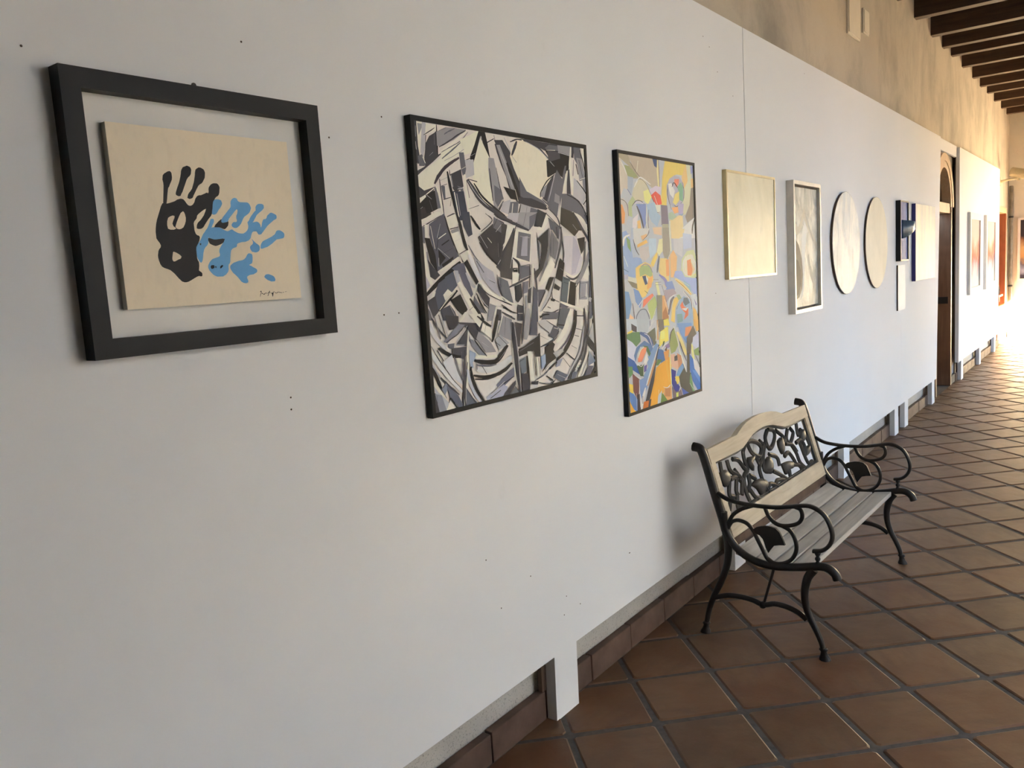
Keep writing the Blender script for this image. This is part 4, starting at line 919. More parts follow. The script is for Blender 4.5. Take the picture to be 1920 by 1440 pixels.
COLOUR=[
((165,158,140),(0,1024,90,1024,98,996,142,966,169,937,121,934,85,981,24,1004,0,1003)),
((182,172,160),(81,1024,347,1024,337,913,284,902,223,928,176,939,125,972)),
((200,192,184),(0,1008,19,1007,71,951,71,888,37,892,0,855)),
((150,156,120),(47,983,87,980,137,956,154,943,118,935,77,936)),
((228,226,224),(18,996,24,990,31,983,38,977,44,971,49,965,54,959,58,952,63,946,67,947,63,953,60,960,55,966,50,973,43,979,36,985,28,991,21,997)),
((70,85,125),(292,1024,335,1024,332,989,307,996)),
((225,210,170),(334,1022,332,1004,329,986,328,968,330,947,333,923,338,897,346,870,354,844,364,845,360,872,356,899,351,925,347,949,346,969,346,988,345,1005,344,1023)),
((110,95,85),(347,1023,346,1008,346,992,346,976,346,961,346,948,347,935,347,922,348,909,351,910,351,922,351,935,351,948,351,962,351,976,351,992,350,1008,349,1024)),
((236,228,204),(163,1007,148,962,152,962,167,1007)),
((95,88,84),(94,997,104,990,113,982,123,975,133,967,144,960,155,953,167,946,179,938,181,939,170,947,159,954,147,961,137,969,126,976,117,983,107,991,96,998)),
((240,196,118),(408,1024,631,1024,596,973,517,974,446,952,422,915,409,843,418,796,380,828,355,839,378,954)),
((228,188,135),(569,967,610,1018,655,1018,626,945,586,900)),
((205,205,182),(618,1024,676,1024,671,879,598,805,568,798,577,906,632,952)),
((160,165,200),(661,1021,690,1021,690,995,666,984)),
((235,190,140),(663,963,690,968,690,921,666,913)),
((150,142,132),(662,922,690,927,690,793,612,767,592,795,641,846)),
((175,175,190),(446,952,497,970,546,966,587,938,589,877,558,851,498,828,444,841,413,882,417,923)),
((238,135,115),(494,953,543,956,534,934,512,918,492,935)),
((228,225,230),(428,929,463,934,495,903,478,869,445,886)),
((130,172,148),(521,920,559,943,579,923,574,858,538,866,534,899)),
((228,204,132),(495,889,539,903,536,863,498,841,471,852)),
((60,55,65),(470,918,476,924,481,930,485,935,488,936,493,934,502,929,513,923,523,917,526,919,518,925,509,931,499,937,489,939,479,936,474,931,470,924,466,918)),
((60,55,65),(431,927,427,916,422,906,419,896,420,884,425,869,433,853,443,837,452,821,455,821,446,837,437,854,429,870,425,884,424,896,427,906,430,916,433,927)),
((60,55,65),(479,840,486,838,493,836,501,834,512,835,524,839,538,844,552,850,565,857,563,857,549,852,534,846,521,840,510,837,502,836,496,838,488,839,481,841)),
((72,68,74),(571,945,575,936,580,926,584,917,586,907,585,897,583,886,579,874,577,863,579,863,582,874,587,886,589,897,590,908,588,918,583,927,578,936,573,945)),
((232,168,122),(456,830,520,835,525,811,482,804)),
((170,165,195),(522,853,580,849,568,799,525,798)),
((238,200,158),(436,781,565,805,568,747,534,697,442,697)),
((232,228,220),(561,745,690,791,690,699,521,698)),
((110,105,95),(690,791,680,781,670,768,662,757,658,746,655,737,656,728,655,719,663,719,666,728,669,737,671,746,676,756,683,767,690,776)),
((205,195,212),(247,895,312,915,364,912,355,879,310,889,270,873)),
((218,100,90),(263,873,309,893,354,877,364,842,317,832,292,849)),
((236,228,204),(295,873,321,838,325,838,299,874)),
((242,232,208),(290,836,349,838,347,811,306,802)),
((72,68,74),(267,869,274,862,280,856,287,849,292,842,295,834,296,825,298,817,301,811,307,807,315,805,323,805,331,804,332,805,324,806,317,807,310,809,305,812,302,818,301,826,299,834,296,843,291,850,284,857,276,863,269,870)),
((200,195,176),(130,917,168,939,222,930,257,892,206,884,209,850,154,846,124,850,102,869)),
((242,216,152),(199,887,243,897,272,867,238,837,208,845)),
((228,226,224),(126,900,135,909,145,917,154,925,163,931,169,936,173,939,175,939,183,939,199,936,220,930,242,923,265,917,269,919,248,926,226,934,205,940,188,944,176,944,166,942,160,938,154,933,145,927,137,919,129,910,121,901)),
((80,75,70),(153,927,158,930,163,933,168,935,174,935,184,934,196,931,209,927,221,920,233,912,244,901,256,889,268,877,270,877,258,889,247,901,236,912,224,921,211,928,198,932,185,935,175,937,167,936,161,933,156,930,152,927)),
((165,175,190),(72,941,119,938,109,897,94,866,67,886)),
((110,115,160),(63,890,92,867,96,868,67,891)),
((192,188,188),(0,852,30,853,63,832,70,789,38,749,0,749)),
((238,160,110),(0,830,19,827,38,795,29,756,0,753,0,754)),
((72,68,74),(0,847,0,847,10,847,20,846,29,844,37,842,45,838,52,833,57,826,60,818,62,807,63,796,64,785,67,785,66,796,65,808,64,818,61,827,55,834,48,839,40,843,31,846,22,848,11,849,1,849,0,849)),
((175,186,150),(105,865,127,849,95,820,97,781,68,786,67,836)),
((165,186,206),(225,836,295,847,318,804,349,790,312,746,262,765,228,805)),
((132,148,195),(132,834,218,837,217,765,196,739,169,779)),
((88,88,100),(134,826,140,816,146,807,153,797,159,786,166,775,171,762,178,749,185,737,193,738,189,751,185,764,179,777,173,789,166,799,159,809,150,818,141,828)),
((72,68,74),(99,825,108,831,118,837,127,842,135,846,144,848,153,848,162,848,171,847,179,845,186,842,194,839,203,836,205,837,197,840,190,844,182,847,173,849,164,850,153,851,143,850,133,848,123,844,114,838,105,832,97,826)),
((205,200,215),(118,833,127,835,135,837,142,839,150,840,160,840,171,839,185,838,198,838,199,840,187,842,174,844,162,845,150,844,139,843,130,841,123,837,116,835)),
((215,210,216),(99,774,149,797,139,763,110,701,87,707)),
((236,186,130),(136,766,160,772,169,735,138,727)),
((128,122,138),(354,838,415,837,421,754,353,753)),
((170,170,150),(360,758,421,759,415,699,354,699)),
((236,228,204),(427,772,418,702,431,702,441,772)),
((170,186,170),(424,805,459,812,507,792,456,776,422,781)),
((150,160,205),(0,702,0,709,22,719,68,714,44,700)),
((72,68,74),(240,815,236,802,233,788,230,775,229,763,229,753,230,743,232,734,234,725,236,725,235,734,234,743,232,753,232,763,234,775,236,788,239,802,242,815)),
((212,192,172),(269,742,354,746,351,710,279,716)),
((130,150,182),(524,801,575,808,560,796)),
((236,228,204),(223,825,219,810,215,795,212,781,211,768,214,757,219,748,225,739,231,730,234,730,230,739,224,748,219,758,217,768,217,781,220,795,224,810,226,825)),
((148,170,206),(0,719,39,728,78,687,91,627,154,617,171,590,134,542,40,540,0,559)),
((228,228,228),(14,667,19,675,23,684,26,691,31,697,38,700,48,703,59,706,70,710,67,714,54,712,41,710,28,706,17,701,10,693,7,685,7,676,6,668)),
((135,162,120),(38,704,68,690,73,643,47,663)),
((175,185,202),(80,739,105,739,100,686,145,623,87,621,71,680)),
((205,215,230),(10,628,38,586,43,586,14,629)),
((100,120,165),(0,578,42,564,46,566,3,580)),
((205,205,205),(97,737,240,738,223,705,176,686,129,665,99,683)),
((238,178,112),(128,672,207,693,220,680,127,660)),
((232,182,142),(161,707,214,716,213,704,172,689)),
((72,68,74),(236,734,233,729,230,724,227,719,221,713,211,707,199,701,186,695,173,688,175,688,188,694,202,700,215,706,225,712,231,718,235,723,236,729,238,734)),
((85,85,95),(93,693,97,683,100,672,105,662,110,653,116,646,123,640,131,634,138,629,141,630,135,636,129,641,123,647,117,654,112,663,107,673,102,683,96,694)),
((195,190,192),(143,661,235,664,239,630,190,603,152,619)),
((186,202,222),(231,697,298,697,293,641,236,614,226,651)),
((240,196,120),(261,617,305,644,303,619,258,577,239,593)),
((120,125,134),(314,624,308,613,302,603,298,592,294,583,292,575,290,568,290,561,289,555,298,554,302,560,306,567,308,573,310,581,314,591,318,601,321,612,323,623)),
((226,216,180),(324,694,359,697,354,644,318,625,298,641)),
((155,150,140),(360,743,421,744,426,638,379,594,354,639)),
((236,228,204),(424,736,426,642,439,642,437,736)),
((238,200,158),(457,739,579,740,560,707,468,690)),
((202,202,207),(461,697,560,697,545,615,464,639)),
((186,196,222),(558,721,652,715,648,657,560,648)),
((246,196,140),(326,614,390,613,408,578,403,514,346,522,307,561)),
((240,162,118),(378,606,408,609,409,538,379,536)),
((245,180,135),(409,617,456,648,491,618,475,527,416,530)),
((190,185,170),(419,642,415,519,421,518,425,642)),
((200,206,172),(538,605,595,641,668,647,690,618,690,524,640,512,562,525,530,559)),
((218,216,200),(553,602,602,625,658,624,686,569,675,532,617,524,563,535)),
((240,150,110),(592,599,632,605,652,557,634,531,594,532)),
((240,196,160),(628,602,673,557,639,531,649,558)),
((228,226,224),(580,620,571,613,562,606,553,599,548,591,545,581,544,569,546,558,551,548,561,541,574,536,588,533,602,528,605,530,592,535,579,539,568,544,560,549,556,558,554,569,555,580,557,590,562,598,569,605,577,612,585,619)),
((228,226,224),(631,627,645,615,660,603,674,592,682,581,683,571,678,560,671,550,666,539,672,539,679,549,688,559,690,564,690,584,683,593,669,605,651,617,635,628)),
((236,212,132),(618,528,684,534,682,537,617,530)),
((165,180,222),(467,556,536,554,564,527,690,516,690,429,646,452,547,508,450,531)),
((95,95,115),(690,513,675,522,690,520)),
((150,180,200),(548,513,617,490,630,449,561,483)),
((238,204,152),(459,520,478,510,497,500,518,491,538,482,556,472,574,462,595,452,617,442,633,446,617,458,602,470,583,481,563,491,542,501,519,510,495,518,471,525)),
((170,110,80),(470,516,487,509,505,502,523,494,542,486,560,477,580,466,600,456,620,445,623,446,603,457,584,468,565,478,546,488,527,496,509,503,490,510,472,517)),
((228,226,224),(478,524,606,484,608,485,479,525)),
((226,192,125),(104,579,137,590,190,601,243,587,257,525,221,492,178,460,138,456,102,488)),
((160,176,130),(135,574,155,588,214,587,246,570,250,533,185,551,138,543)),
((150,150,170),(148,582,159,585,170,588,180,590,189,591,198,590,208,588,218,584,226,580,232,575,238,569,243,562,249,555,253,556,249,563,245,570,240,576,233,582,223,587,212,591,201,594,189,595,177,594,166,591,156,587,146,584)),
((72,84,116),(158,544,191,546,204,512,181,507)),
((230,226,226),(189,546,214,527,205,508,194,527)),
((226,166,110),(211,534,253,545,235,496,194,489)),
((80,85,70),(172,484,200,471,202,473,174,485)),
((130,125,110),(34,533,110,515,112,494,35,512)),
((206,206,196),(39,548,106,537,111,518,37,530)),
((175,175,196),(0,554,40,556,38,538,0,537)),
((182,186,192),(0,509,0,522,33,531,79,496,114,464,91,421,55,438,10,485)),
((118,150,190),(0,491,38,486,58,435,35,385,0,352)),
((122,150,196),(78,498,121,487,151,452,128,414,92,444)),
((228,226,224),(117,424,154,447,150,448,113,426)),
((216,130,110),(159,447,241,470,254,460,198,435,150,414)),
((172,186,126),(193,430,263,458,281,425,256,379,220,360,203,396)),
((236,228,204),(176,410,183,404,190,399,197,394,202,388,206,382,208,375,211,368,213,360,217,360,216,368,215,375,213,382,209,389,203,395,196,401,187,406,180,411)),
((228,218,172),(272,515,292,458,316,459,296,516)),
((72,68,74),(254,526,304,525,304,526,254,527)),
((72,68,74),(271,504,327,502,327,503,271,505)),
((72,68,74),(272,513,328,513,328,514,272,514)),
((140,140,190),(307,543,320,536,333,529,346,523,355,518,360,513,362,506,365,499,370,491,384,492,385,499,387,507,385,515,378,523,365,531,350,537,332,542,316,547)),
((130,150,196),(374,510,433,514,460,474,372,478)),
((165,155,166),(350,478,445,480,473,458,398,443,367,422)),
((72,68,74),(331,499,370,426,372,426,334,499)),
((238,200,158),(343,501,374,485,378,487,348,502)),
((132,132,120),(279,460,332,458,323,322,278,325)),
((202,160,115),(332,454,353,456,384,393,388,350,323,349)),
((165,120,85),(330,383,364,407,385,357,327,353)),
((236,228,204),(351,438,384,367,387,367,354,438)),
((236,206,110),(322,350,380,355,392,322,327,327)),
((60,52,50),(320,351,381,354,380,355,319,353)),
((110,105,115),(439,447,428,442,417,438,407,431,398,423,391,412,385,399,382,385,379,371,392,369,400,382,408,395,414,408,421,418,428,426,436,431,443,437,450,443)),
((228,226,224),(390,393,395,405,399,417,403,429,409,437,418,443,429,446,441,449,453,452,451,454,438,452,424,449,411,446,400,439,394,430,390,418,388,405,385,393)),
((236,192,120),(436,432,466,443,496,431,455,394,442,330,406,342,418,397)),
((236,228,204),(436,434,409,351,411,351,439,433)),
((150,166,136),(469,450,500,452,521,434,490,426)),
((150,172,196),(498,426,546,443,600,426,629,384,638,294,458,309,456,372)),
((102,112,124),(544,435,583,433,605,408,556,397,534,416)),
((222,130,105),(504,402,529,420,542,396,589,383,586,353,537,336,555,365,518,385)),
((235,226,222),(517,387,588,389,563,374)),
((125,156,160),(468,366,522,365,527,331,472,326)),
((72,68,74),(488,413,465,388,468,387,490,413)),
((228,226,224),(539,462,553,455,566,449,579,442,591,435,601,429,610,424,618,418,624,410,628,399,631,387,634,374,636,361,643,361,642,374,641,387,639,400,635,411,628,419,620,426,610,432,600,438,588,445,573,451,558,458,544,464)),
((72,68,74),(547,462,565,453,583,443,601,433,613,423,620,412,622,400,623,389,625,377,628,377,627,389,628,400,625,412,619,423,605,434,588,444,568,454,550,463)),
((238,182,115),(638,388,669,372,690,339,690,294,639,299)),
((206,212,226),(618,442,675,446,690,432,690,352,654,389)),
((140,135,180),(650,426,681,397,672,391)),
((72,68,74),(661,448,690,428,690,429,662,448)),
((170,178,190),(88,387,122,412,181,411,212,378,214,334,84,345)),
((98,104,120),(93,348,93,357,93,366,94,375,97,383,104,390,113,397,123,403,133,406,143,408,155,408,166,407,175,404,183,397,190,388,196,378,201,369,204,361,205,354,205,346,205,339,209,338,209,346,210,354,209,361,207,370,203,379,197,389,189,399,180,406,168,410,155,412,141,411,129,409,118,405,107,399,98,392,91,384,88,376,88,367,89,357,89,348)),
((216,182,146),(38,398,68,381,71,348,21,352)),
((72,68,74),(64,439,65,429,67,420,69,410,70,401,71,392,72,383,73,375,74,366,77,366,77,374,78,383,77,392,76,401,74,410,72,420,70,429,67,439)),
((228,226,224),(266,407,218,344,222,343,270,406)),
((185,195,206),(0,381,208,364,189,310,113,320,53,319,0,345)),
((170,180,190),(91,373,201,365,189,316,153,307,100,324)),
((70,70,80),(46,359,91,342,89,320,46,330)),
((236,196,100),(10,326,54,332,52,313,19,313)),
((98,130,95),(0,306,0,318,56,324,116,319,120,280,77,261,46,281,2,301)),
((95,100,90),(178,306,251,326,260,259,237,251,204,284)),
((80,100,150),(111,312,127,305,142,298,156,293,168,288,178,280,187,270,200,260,213,249,233,251,227,263,222,275,211,286,196,297,178,306,159,313,139,316,121,320)),
((228,226,224),(152,309,162,305,173,302,183,298,192,291,201,281,208,268,216,254,224,241,227,241,220,254,213,268,206,281,197,292,187,299,176,304,164,307,153,310)),
((190,150,110),(271,356,267,272,281,271,285,355)),
((236,228,204),(282,355,251,268,256,267,287,354)),
((228,226,224),(244,358,203,326,206,325,247,357)),
((190,196,216),(0,303,48,283,86,257,73,194,9,214,0,259)),
((92,122,168),(80,258,151,280,219,253,237,208,199,192,163,256,114,258,85,232,68,198,57,228)),
((120,150,190),(164,202,255,259,284,249,218,169,155,104,130,134,175,168)),
((75,110,80),(138,261,179,254,204,221,189,209,164,239)),
((222,140,110),(91,219,135,254,170,250,161,231,123,196,89,197)),
((236,228,204),(94,214,101,222,107,229,113,237,119,242,126,246,133,248,141,250,149,252,146,255,137,253,129,252,120,249,112,245,105,239,99,231,94,223,89,215)),
((222,224,227),(164,233,182,198,152,175,140,193)),
((58,95,168),(0,219,0,232,58,206,89,174,107,142,54,165,4,191)),
((60,86,60),(76,184,137,183,133,134,105,138)),
((228,226,224),(79,192,88,187,97,182,106,178,116,175,125,177,132,181,137,186,143,191,140,192,133,188,127,183,121,180,115,178,109,180,101,184,91,189,82,193)),
((90,132,92),(1,190,40,186,43,156,9,141)),
((85,80,150),(139,175,167,178,158,153,137,149)),
((236,228,204),(136,177,129,137,132,137,139,177)),
((112,74,74),(38,158,96,125,83,61,62,54,38,87)),
((60,50,56),(67,65,95,67,95,0,62,0,61,0)),
((238,192,90),(3,122,39,111,38,72,10,86)),
((85,122,182),(1,90,39,74,71,47,66,0,57,0,15,23)),
((238,166,70),(10,0,4,49,40,7,53,0)),
((120,146,192),(95,124,158,129,161,82,108,40,91,79)),
((228,226,224),(140,86,130,75,120,64,113,53,106,41,101,30,97,19,96,7,95,0,108,0,110,4,115,15,119,26,124,37,131,48,138,59,144,71,149,84)),
((228,226,224),(57,146,110,124,112,126,59,147)),
((228,226,224),(91,125,91,110,90,95,91,81,91,66,91,52,91,38,92,24,93,10,96,10,96,24,96,38,96,52,96,66,95,80,95,95,94,110,94,124)),
((50,46,50),(115,54,112,22,116,21,119,53)),
((228,226,224),(62,74,62,4,64,3,64,73)),
((228,162,68),(249,155,294,169,340,177,372,188,394,171,393,67,330,55,282,27,264,0,168,0,180,36,222,104)),
((50,52,66),(278,251,289,249,244,160,224,102,182,34,159,15,134,18,172,79,221,149)),
((196,150,110),(240,189,227,175,214,160,203,146,193,133,183,121,174,110,167,100,160,89,167,87,177,97,187,107,196,117,206,129,216,142,227,157,237,172,247,187)),
((228,226,224),(272,242,252,220,232,197,214,175,197,155,183,138,171,123,160,108,149,93,154,92,167,107,179,121,192,136,206,153,222,173,241,195,259,218,277,241)),
((192,112,60),(113,0,125,28,174,27,163,0)),
((70,65,70),(161,0,171,30,192,30,180,0)),
((73,110,166),(278,233,321,221,340,178,294,170,259,194)),
((85,116,70),(262,190,306,182,267,163,245,165)),
((236,170,80),(361,221,353,209,345,197,340,184,338,167,340,147,346,125,354,101,362,78,374,77,370,100,366,124,361,146,358,165,360,181,365,193,369,206,372,219)),
((238,208,112),(305,312,374,320,376,258,314,250,283,236,286,270)),
((228,222,132),(304,304,342,304,339,270,301,270)),
((78,98,62),(322,259,337,261,327,235,313,240)),
((246,242,236),(279,244,285,239,291,234,297,230,307,227,316,230,323,234,330,239,338,243,345,245,353,246,362,248,370,249,368,251,359,250,350,250,341,248,332,246,324,242,317,237,310,233,305,231,302,232,296,235,290,240,283,244)),
((72,68,74),(280,241,305,226,307,227,282,241)),
((140,125,166),(338,238,377,248,391,229,352,226)),
((95,65,50),(331,220,355,235,353,214)),
((206,150,90),(322,214,376,218,365,175,334,178)),
((110,105,100),(281,358,333,354,337,312,291,303)),
((140,152,100),(389,282,423,310,453,290,472,232,437,204,397,198,382,241)),
((72,68,74),(385,245,390,257,395,269,399,280,404,289,412,296,421,300,430,304,439,308,435,310,425,306,414,303,405,298,397,291,391,282,386,270,384,258,380,246)),
((236,202,142),(455,287,464,273,472,259,483,246,494,232,504,218,514,203,527,189,540,174,558,175,552,190,546,205,536,219,526,234,514,248,502,262,487,275,472,289)),
((236,228,204),(427,315,436,298,445,279,454,262,461,247,465,236,465,229,467,221,472,208,483,188,499,164,516,137,533,112,540,112,525,137,510,164,496,188,485,208,479,220,478,228,477,236,474,247,466,262,456,280,445,298,434,316)),
((72,68,74),(480,245,489,229,498,213,508,198,517,184,524,173,531,165,538,157,545,149,549,149,543,157,538,165,531,174,524,184,515,198,505,213,494,230,484,245)),
((118,150,196),(465,326,613,317,627,287,565,257,554,226,493,281)),
((222,150,110),(549,301,617,302,597,264,538,259)),
((95,90,86),(631,303,670,256,607,222,594,176,552,174,558,252)),
((242,176,110),(633,330,690,326,690,275,663,273)),
((190,196,226),(626,249,690,269,690,180,615,214)),
((140,162,110),(631,189,684,198,689,157,638,166)),
((240,216,150),(603,220,604,203,605,185,608,168,612,153,617,143,623,136,631,130,638,124,650,125,647,131,644,137,639,143,635,153,631,166,627,183,622,202,616,219)),
((70,115,186),(564,190,612,156,659,99,690,69,690,0,657,0,611,46,567,132)),
((95,140,205),(690,25,604,100,656,93,690,55)),
((235,231,226),(617,153,659,134,690,101,690,54,688,56,630,104)),
((150,166,146),(685,169,690,168,690,116,689,116)),
((72,68,74),(646,163,654,152,662,142,671,131,681,119,690,109,690,115,686,120,676,131,667,142,658,153,649,163)),
((206,172,152),(389,196,428,195,464,152,461,117,399,139,379,169)),
((70,70,76),(425,183,457,187,455,162,423,162)),
((186,136,106),(453,195,492,180,505,139,463,123)),
((80,82,76),(513,142,550,95,592,89,580,40,612,0,535,0,479,40,459,92)),
((115,150,192),(505,145,519,122,467,89,436,97,462,125)),
((80,80,75),(556,186,581,183,580,74,548,86)),
((228,226,224),(507,147,540,98,546,98,513,147)),
((42,48,132),(382,135,436,117,424,77,470,42,451,16,419,21,385,75)),
((232,196,100),(423,93,463,91,469,66,443,55)),
((112,102,112),(396,0,388,59,425,26,465,23,490,37,505,0)),
((190,202,110),(429,0,429,20,453,20,451,0)),
((80,100,172),(498,0,489,34,561,0)),
((104,142,100),(585,93,613,16,631,0,604,0,572,44)),
((228,226,224),(451,75,497,0,500,0,454,75)),
((228,226,224),(574,42,623,0,626,0,577,42)),
((235,215,160),(378,218,377,197,377,175,378,153,378,132,379,111,380,91,382,70,384,50,389,49,389,70,390,90,389,110,388,131,387,152,387,174,385,196,383,218)),
((206,162,112),(307,54,385,64,386,0,340,0,333,2,305,27)),
((228,226,224),(305,64,315,61,325,58,336,55,346,54,355,55,363,57,369,60,375,63,372,65,365,63,358,60,351,58,345,57,337,58,327,60,316,63,306,65)),
((180,130,90),(322,55,376,50,372,12,319,21)),
((104,130,70),(271,0,288,42,309,29,342,0)),
((190,196,202),(245,0,254,34,293,52,275,0)),
((228,226,224),(263,59,251,0,255,0,266,58))]

# ---------------------------------------------------------------- pictures
PAINT_K = 1.3
def paint_mat():
    t = NT('picture paint', .6, .18); a = t.n('ShaderNodeVertexColor'); a.layer_name = 'paint'
    s = t.noise(45, 4, .6, t.vec((1, 1, .6)))
    t.col(t.mix(a.outputs['Color'], g(.82), t.ramp(s, [(.5, g(0)), (.75, g(.35))]), 'MULTIPLY')).bump(t.noise(150, 3), .12, .001); return t.m
M_PAINT = paint_mat()
def painted(name, data, parent, x, w_, h_, base, step=8e-6):
    V = [(x, 0, 0), (x, w_, 0), (x, w_, h_), (x, 0, h_)]; F = [(0, 1, 2, 3)]; cols = [base]
    for k, (c, pts) in enumerate(data):
        z = x+step*(k+2); n = len(pts)//2; b = len(V)
        V += [(z, pts[2*i]/1000, pts[2*i+1]/1000) for i in range(n)]
        ar = sum(pts[2*i-2]*pts[2*i+1]-pts[2*i]*pts[2*i-1] for i in range(n))
        F.append(tuple(range(b, b+n)) if ar > 0 else tuple(range(b+n-1, b-1, -1))); cols.append(c)
    me = bpy.data.meshes.new(name); me.from_pydata(V, [], F); me.update()
    at = me.color_attributes.new('paint', 'FLOAT_COLOR', 'CORNER')
    for pl in me.polygons:
        c = tuple(min(.9, v*PAINT_K) for v in lin(cols[pl.index]))
        for li in pl.loop_indices: at.data[li].color = (*c, 1)
    me.materials.append(M_PAINT)
    return link(name, me, None, parent)
def frame_parts(parent, w_, h_, b, d, mat, x0=0.0, name='frame_bar', sidemat=None):
    # four mitred bars, each a part
    o = [(0, 0), (w_, 0), (w_, h_), (0, h_)]; i = [(b, b), (w_-b, b), (w_-b, h_-b), (b, h_-b)]
    for k in range(4):
        MB().prism([o[k], o[(k+1) % 4], i[(k+1) % 4], i[k]], 'x', x0, x0+d).build(name, mat, parent)
GAPX = .0015
# 1. hand prints in a deep black frame
r_ = tag(empty('framed_picture', (GAPX, .763, 1.493)), 'black box frame holding one black and one blue hand print on cream board', 'picture')
W1, H1 = .604, .547
frame_parts(r_, W1, H1, .038, .036, M_BLACK)
MB().box(0, .006, .036, W1-.036, .036, H1-.036).build('backing_board', M_MAT, r_)
MB().box(.006, .0225, .082, .512, .092, .455, .0008).build('art_board', M_CARD, r_)
hp = painted('hand_prints', HANDS, r_, 0, .43, .363, (212, 200, 180)); hp.location = (.0227, .082, .092)
MB().lathe([(.003, 0), (.003, .012), (.006, .013), (.005, .016)], (0, .29, H1+.006), 'x', 8).build('hanging_nail', M_IRON, r_)
# 2. black, grey and white abstract
def strip_framed(name, y0, y1, z0, z1, depth, bar, data, base, label, mat):
    r_ = tag(empty(name, (GAPX, y0, z0)), label, 'picture'); w_, h_ = y1-y0, z1-z0
    frame_parts(r_, w_, h_, bar, depth, mat)
    MB().box(.002, depth-.0045, bar, w_-bar, bar, h_-bar).build('canvas', M_CARD, r_)
    o = painted('painted_surface', data, r_, 0, w_-2*bar, h_-2*bar, base); o.location = (depth-.0043, bar, bar); return r_
strip_framed('framed_picture', 1.704, 2.626, 1.214, 2.062, .0225, .014, MONO, (210, 205, 202), 'large black, grey and white abstract painting in a thin black frame', M_BLACK)
strip_framed('framed_picture', 2.853, 3.567, 1.018, 2.066, .0215, .012, COLOUR, (186, 190, 198), 'tall abstract painting in blue, orange and cream shapes, thin black frame', M_BLACK)
def ramp_paint(name, scale, stops, rough=.5, vs=(1, 1, 1), dist=.5, second=None, spec=.4, bump=.25):
    t = NT(name, rough, spec); a = t.noise(scale, 6, .62, t.vec(vs), dist); c = t.ramp(a, stops)
    if second:
        sc, v2, st, col2 = second; b = t.noise(sc, 5, .6, t.vec(v2), .4); c = t.mix(c, col2, t.ramp(b, st))
    t.col(c).bump(t.noise(60, 5, .6), bump, .002); return t.m
# 4. pale gold square
r_ = tag(empty('framed_picture', (GAPX, 3.935, 1.525)), 'plain pale gold and cream painting in a slim gilt frame', 'picture')
w_, h_ = .700, .538
frame_parts(r_, w_, h_, .012, .022, M_GOLD)
MB().box(.002, .018, .012, w_-.012, .012, h_-.012).build('painted_canvas', ramp_paint('cream gold glaze', 4, [(.3, (.55, .53, .40)), (.5, (.66, .62, .47)), (.7, (.74, .70, .56))], .42, (1, 1, .6), .6, (9, (1, 1, 1), [(.6, g(0)), (.75, g(.35))], (.45, .45, .36)), .35, .35), r_)
# 5. tall grey picture in a silver float frame
r_ = tag(empty('framed_picture', (GAPX, 4.887, 1.282)), 'tall grey and white abstract painting in a deep silvered frame', 'picture')
w_, h_ = .535, .782
frame_parts(r_, w_, h_, .022, .043, M_SILVER)
MB().box(.001, .006, .02, w_-.02, .02, h_-.02).build('backing_board', M_BATTEN, r_)
MB().box(.006, .026, .034, w_-.034, .034, h_-.034, .001).build('painted_canvas', ramp_paint('grey white impasto', 7, [(.34, (.20, .21, .20)), (.48, (.44, .45, .42)), (.6, (.70, .69, .63))], .5, (1, 1, .5), 1.2, (7, (1, 1, .5), [(.55, g(0)), (.72, g(.6))], (.30, .32, .31)), .4, .5), r_)
GR = [((98, 91, 85), (0, 420, 40, 410, 100, 370, 150, 290, 165, 200, 145, 110, 90, 60, 0, 40)), ((62, 57, 54), (0, 300, 80, 280, 130, 220, 130, 140, 80, 80, 0, 60)),
      ((176, 172, 160), (0, 520, 90, 480, 150, 520, 210, 600, 250, 540, 330, 470, 467, 380, 467, 330, 330, 420, 240, 500, 200, 540, 150, 470, 80, 430, 0, 450)),
      ((232, 226, 212), (150, 330, 150, 400, 175, 470, 220, 520, 260, 470, 240, 400, 205, 300, 195, 180, 160, 70, 110, 40, 150, 120, 172, 200)),
      ((150, 150, 144), (205, 590, 218, 600, 300, 500, 390, 400, 380, 392, 290, 480)), ((142, 142, 136), (260, 300, 290, 320, 330, 200, 400, 120, 390, 100, 310, 180)),
      ((236, 230, 218), (150, 110, 168, 190, 160, 260, 176, 240, 182, 160, 160, 90)), ((160, 160, 152), (300, 220, 420, 60, 440, 70, 330, 250))]
o = painted('brush_marks', GR, r_, 0, .001, .001, (180, 176, 166)); o.location = (.0263, .034, .034)
# 6, 7. round paintings
def roundel(yc, zc, rad, d, mat, edge, label):
    r_ = tag(empty('round_painting', (GAPX, yc, zc)), label, 'painting', 'round paintings')
    MB().lathe([(rad-.012, 0), (rad-.004, d*.3), (rad, d*.75), (rad, d)], (0, 0, 0), 'x', 64).build('panel', edge, r_)
    m = MB(); m.lathe([(rad-.0015, d+.0002), (rad-.003, d+.0012)], (0, 0, 0), 'x', 64); m.build('painted_surface', mat, r_)
roundel(6.117, 1.696, .358, .017, ramp_paint('blue white scumble', 7, [(.34, (.30, .35, .40)), (.47, (.52, .56, .59)), (.6, (.78, .77, .73))], .5, (1, 1, .35), .8, (12, (1, 1, .4), [(.56, g(0)), (.72, g(.6))], (.26, .28, .33)), .25, .4), M_BATTEN, 'round painting scumbled in white and blue grey')
roundel(7.005, 1.696, .357, .015, ramp_paint('cream scumble', 4, [(.3, (.62, .58, .48)), (.6, (.72, .67, .56)), (.8, (.76, .72, .62))], .6, (1, 1, .6), .5, None, .2, .3), M_BATTEN, 'round plain cream painting without a frame')
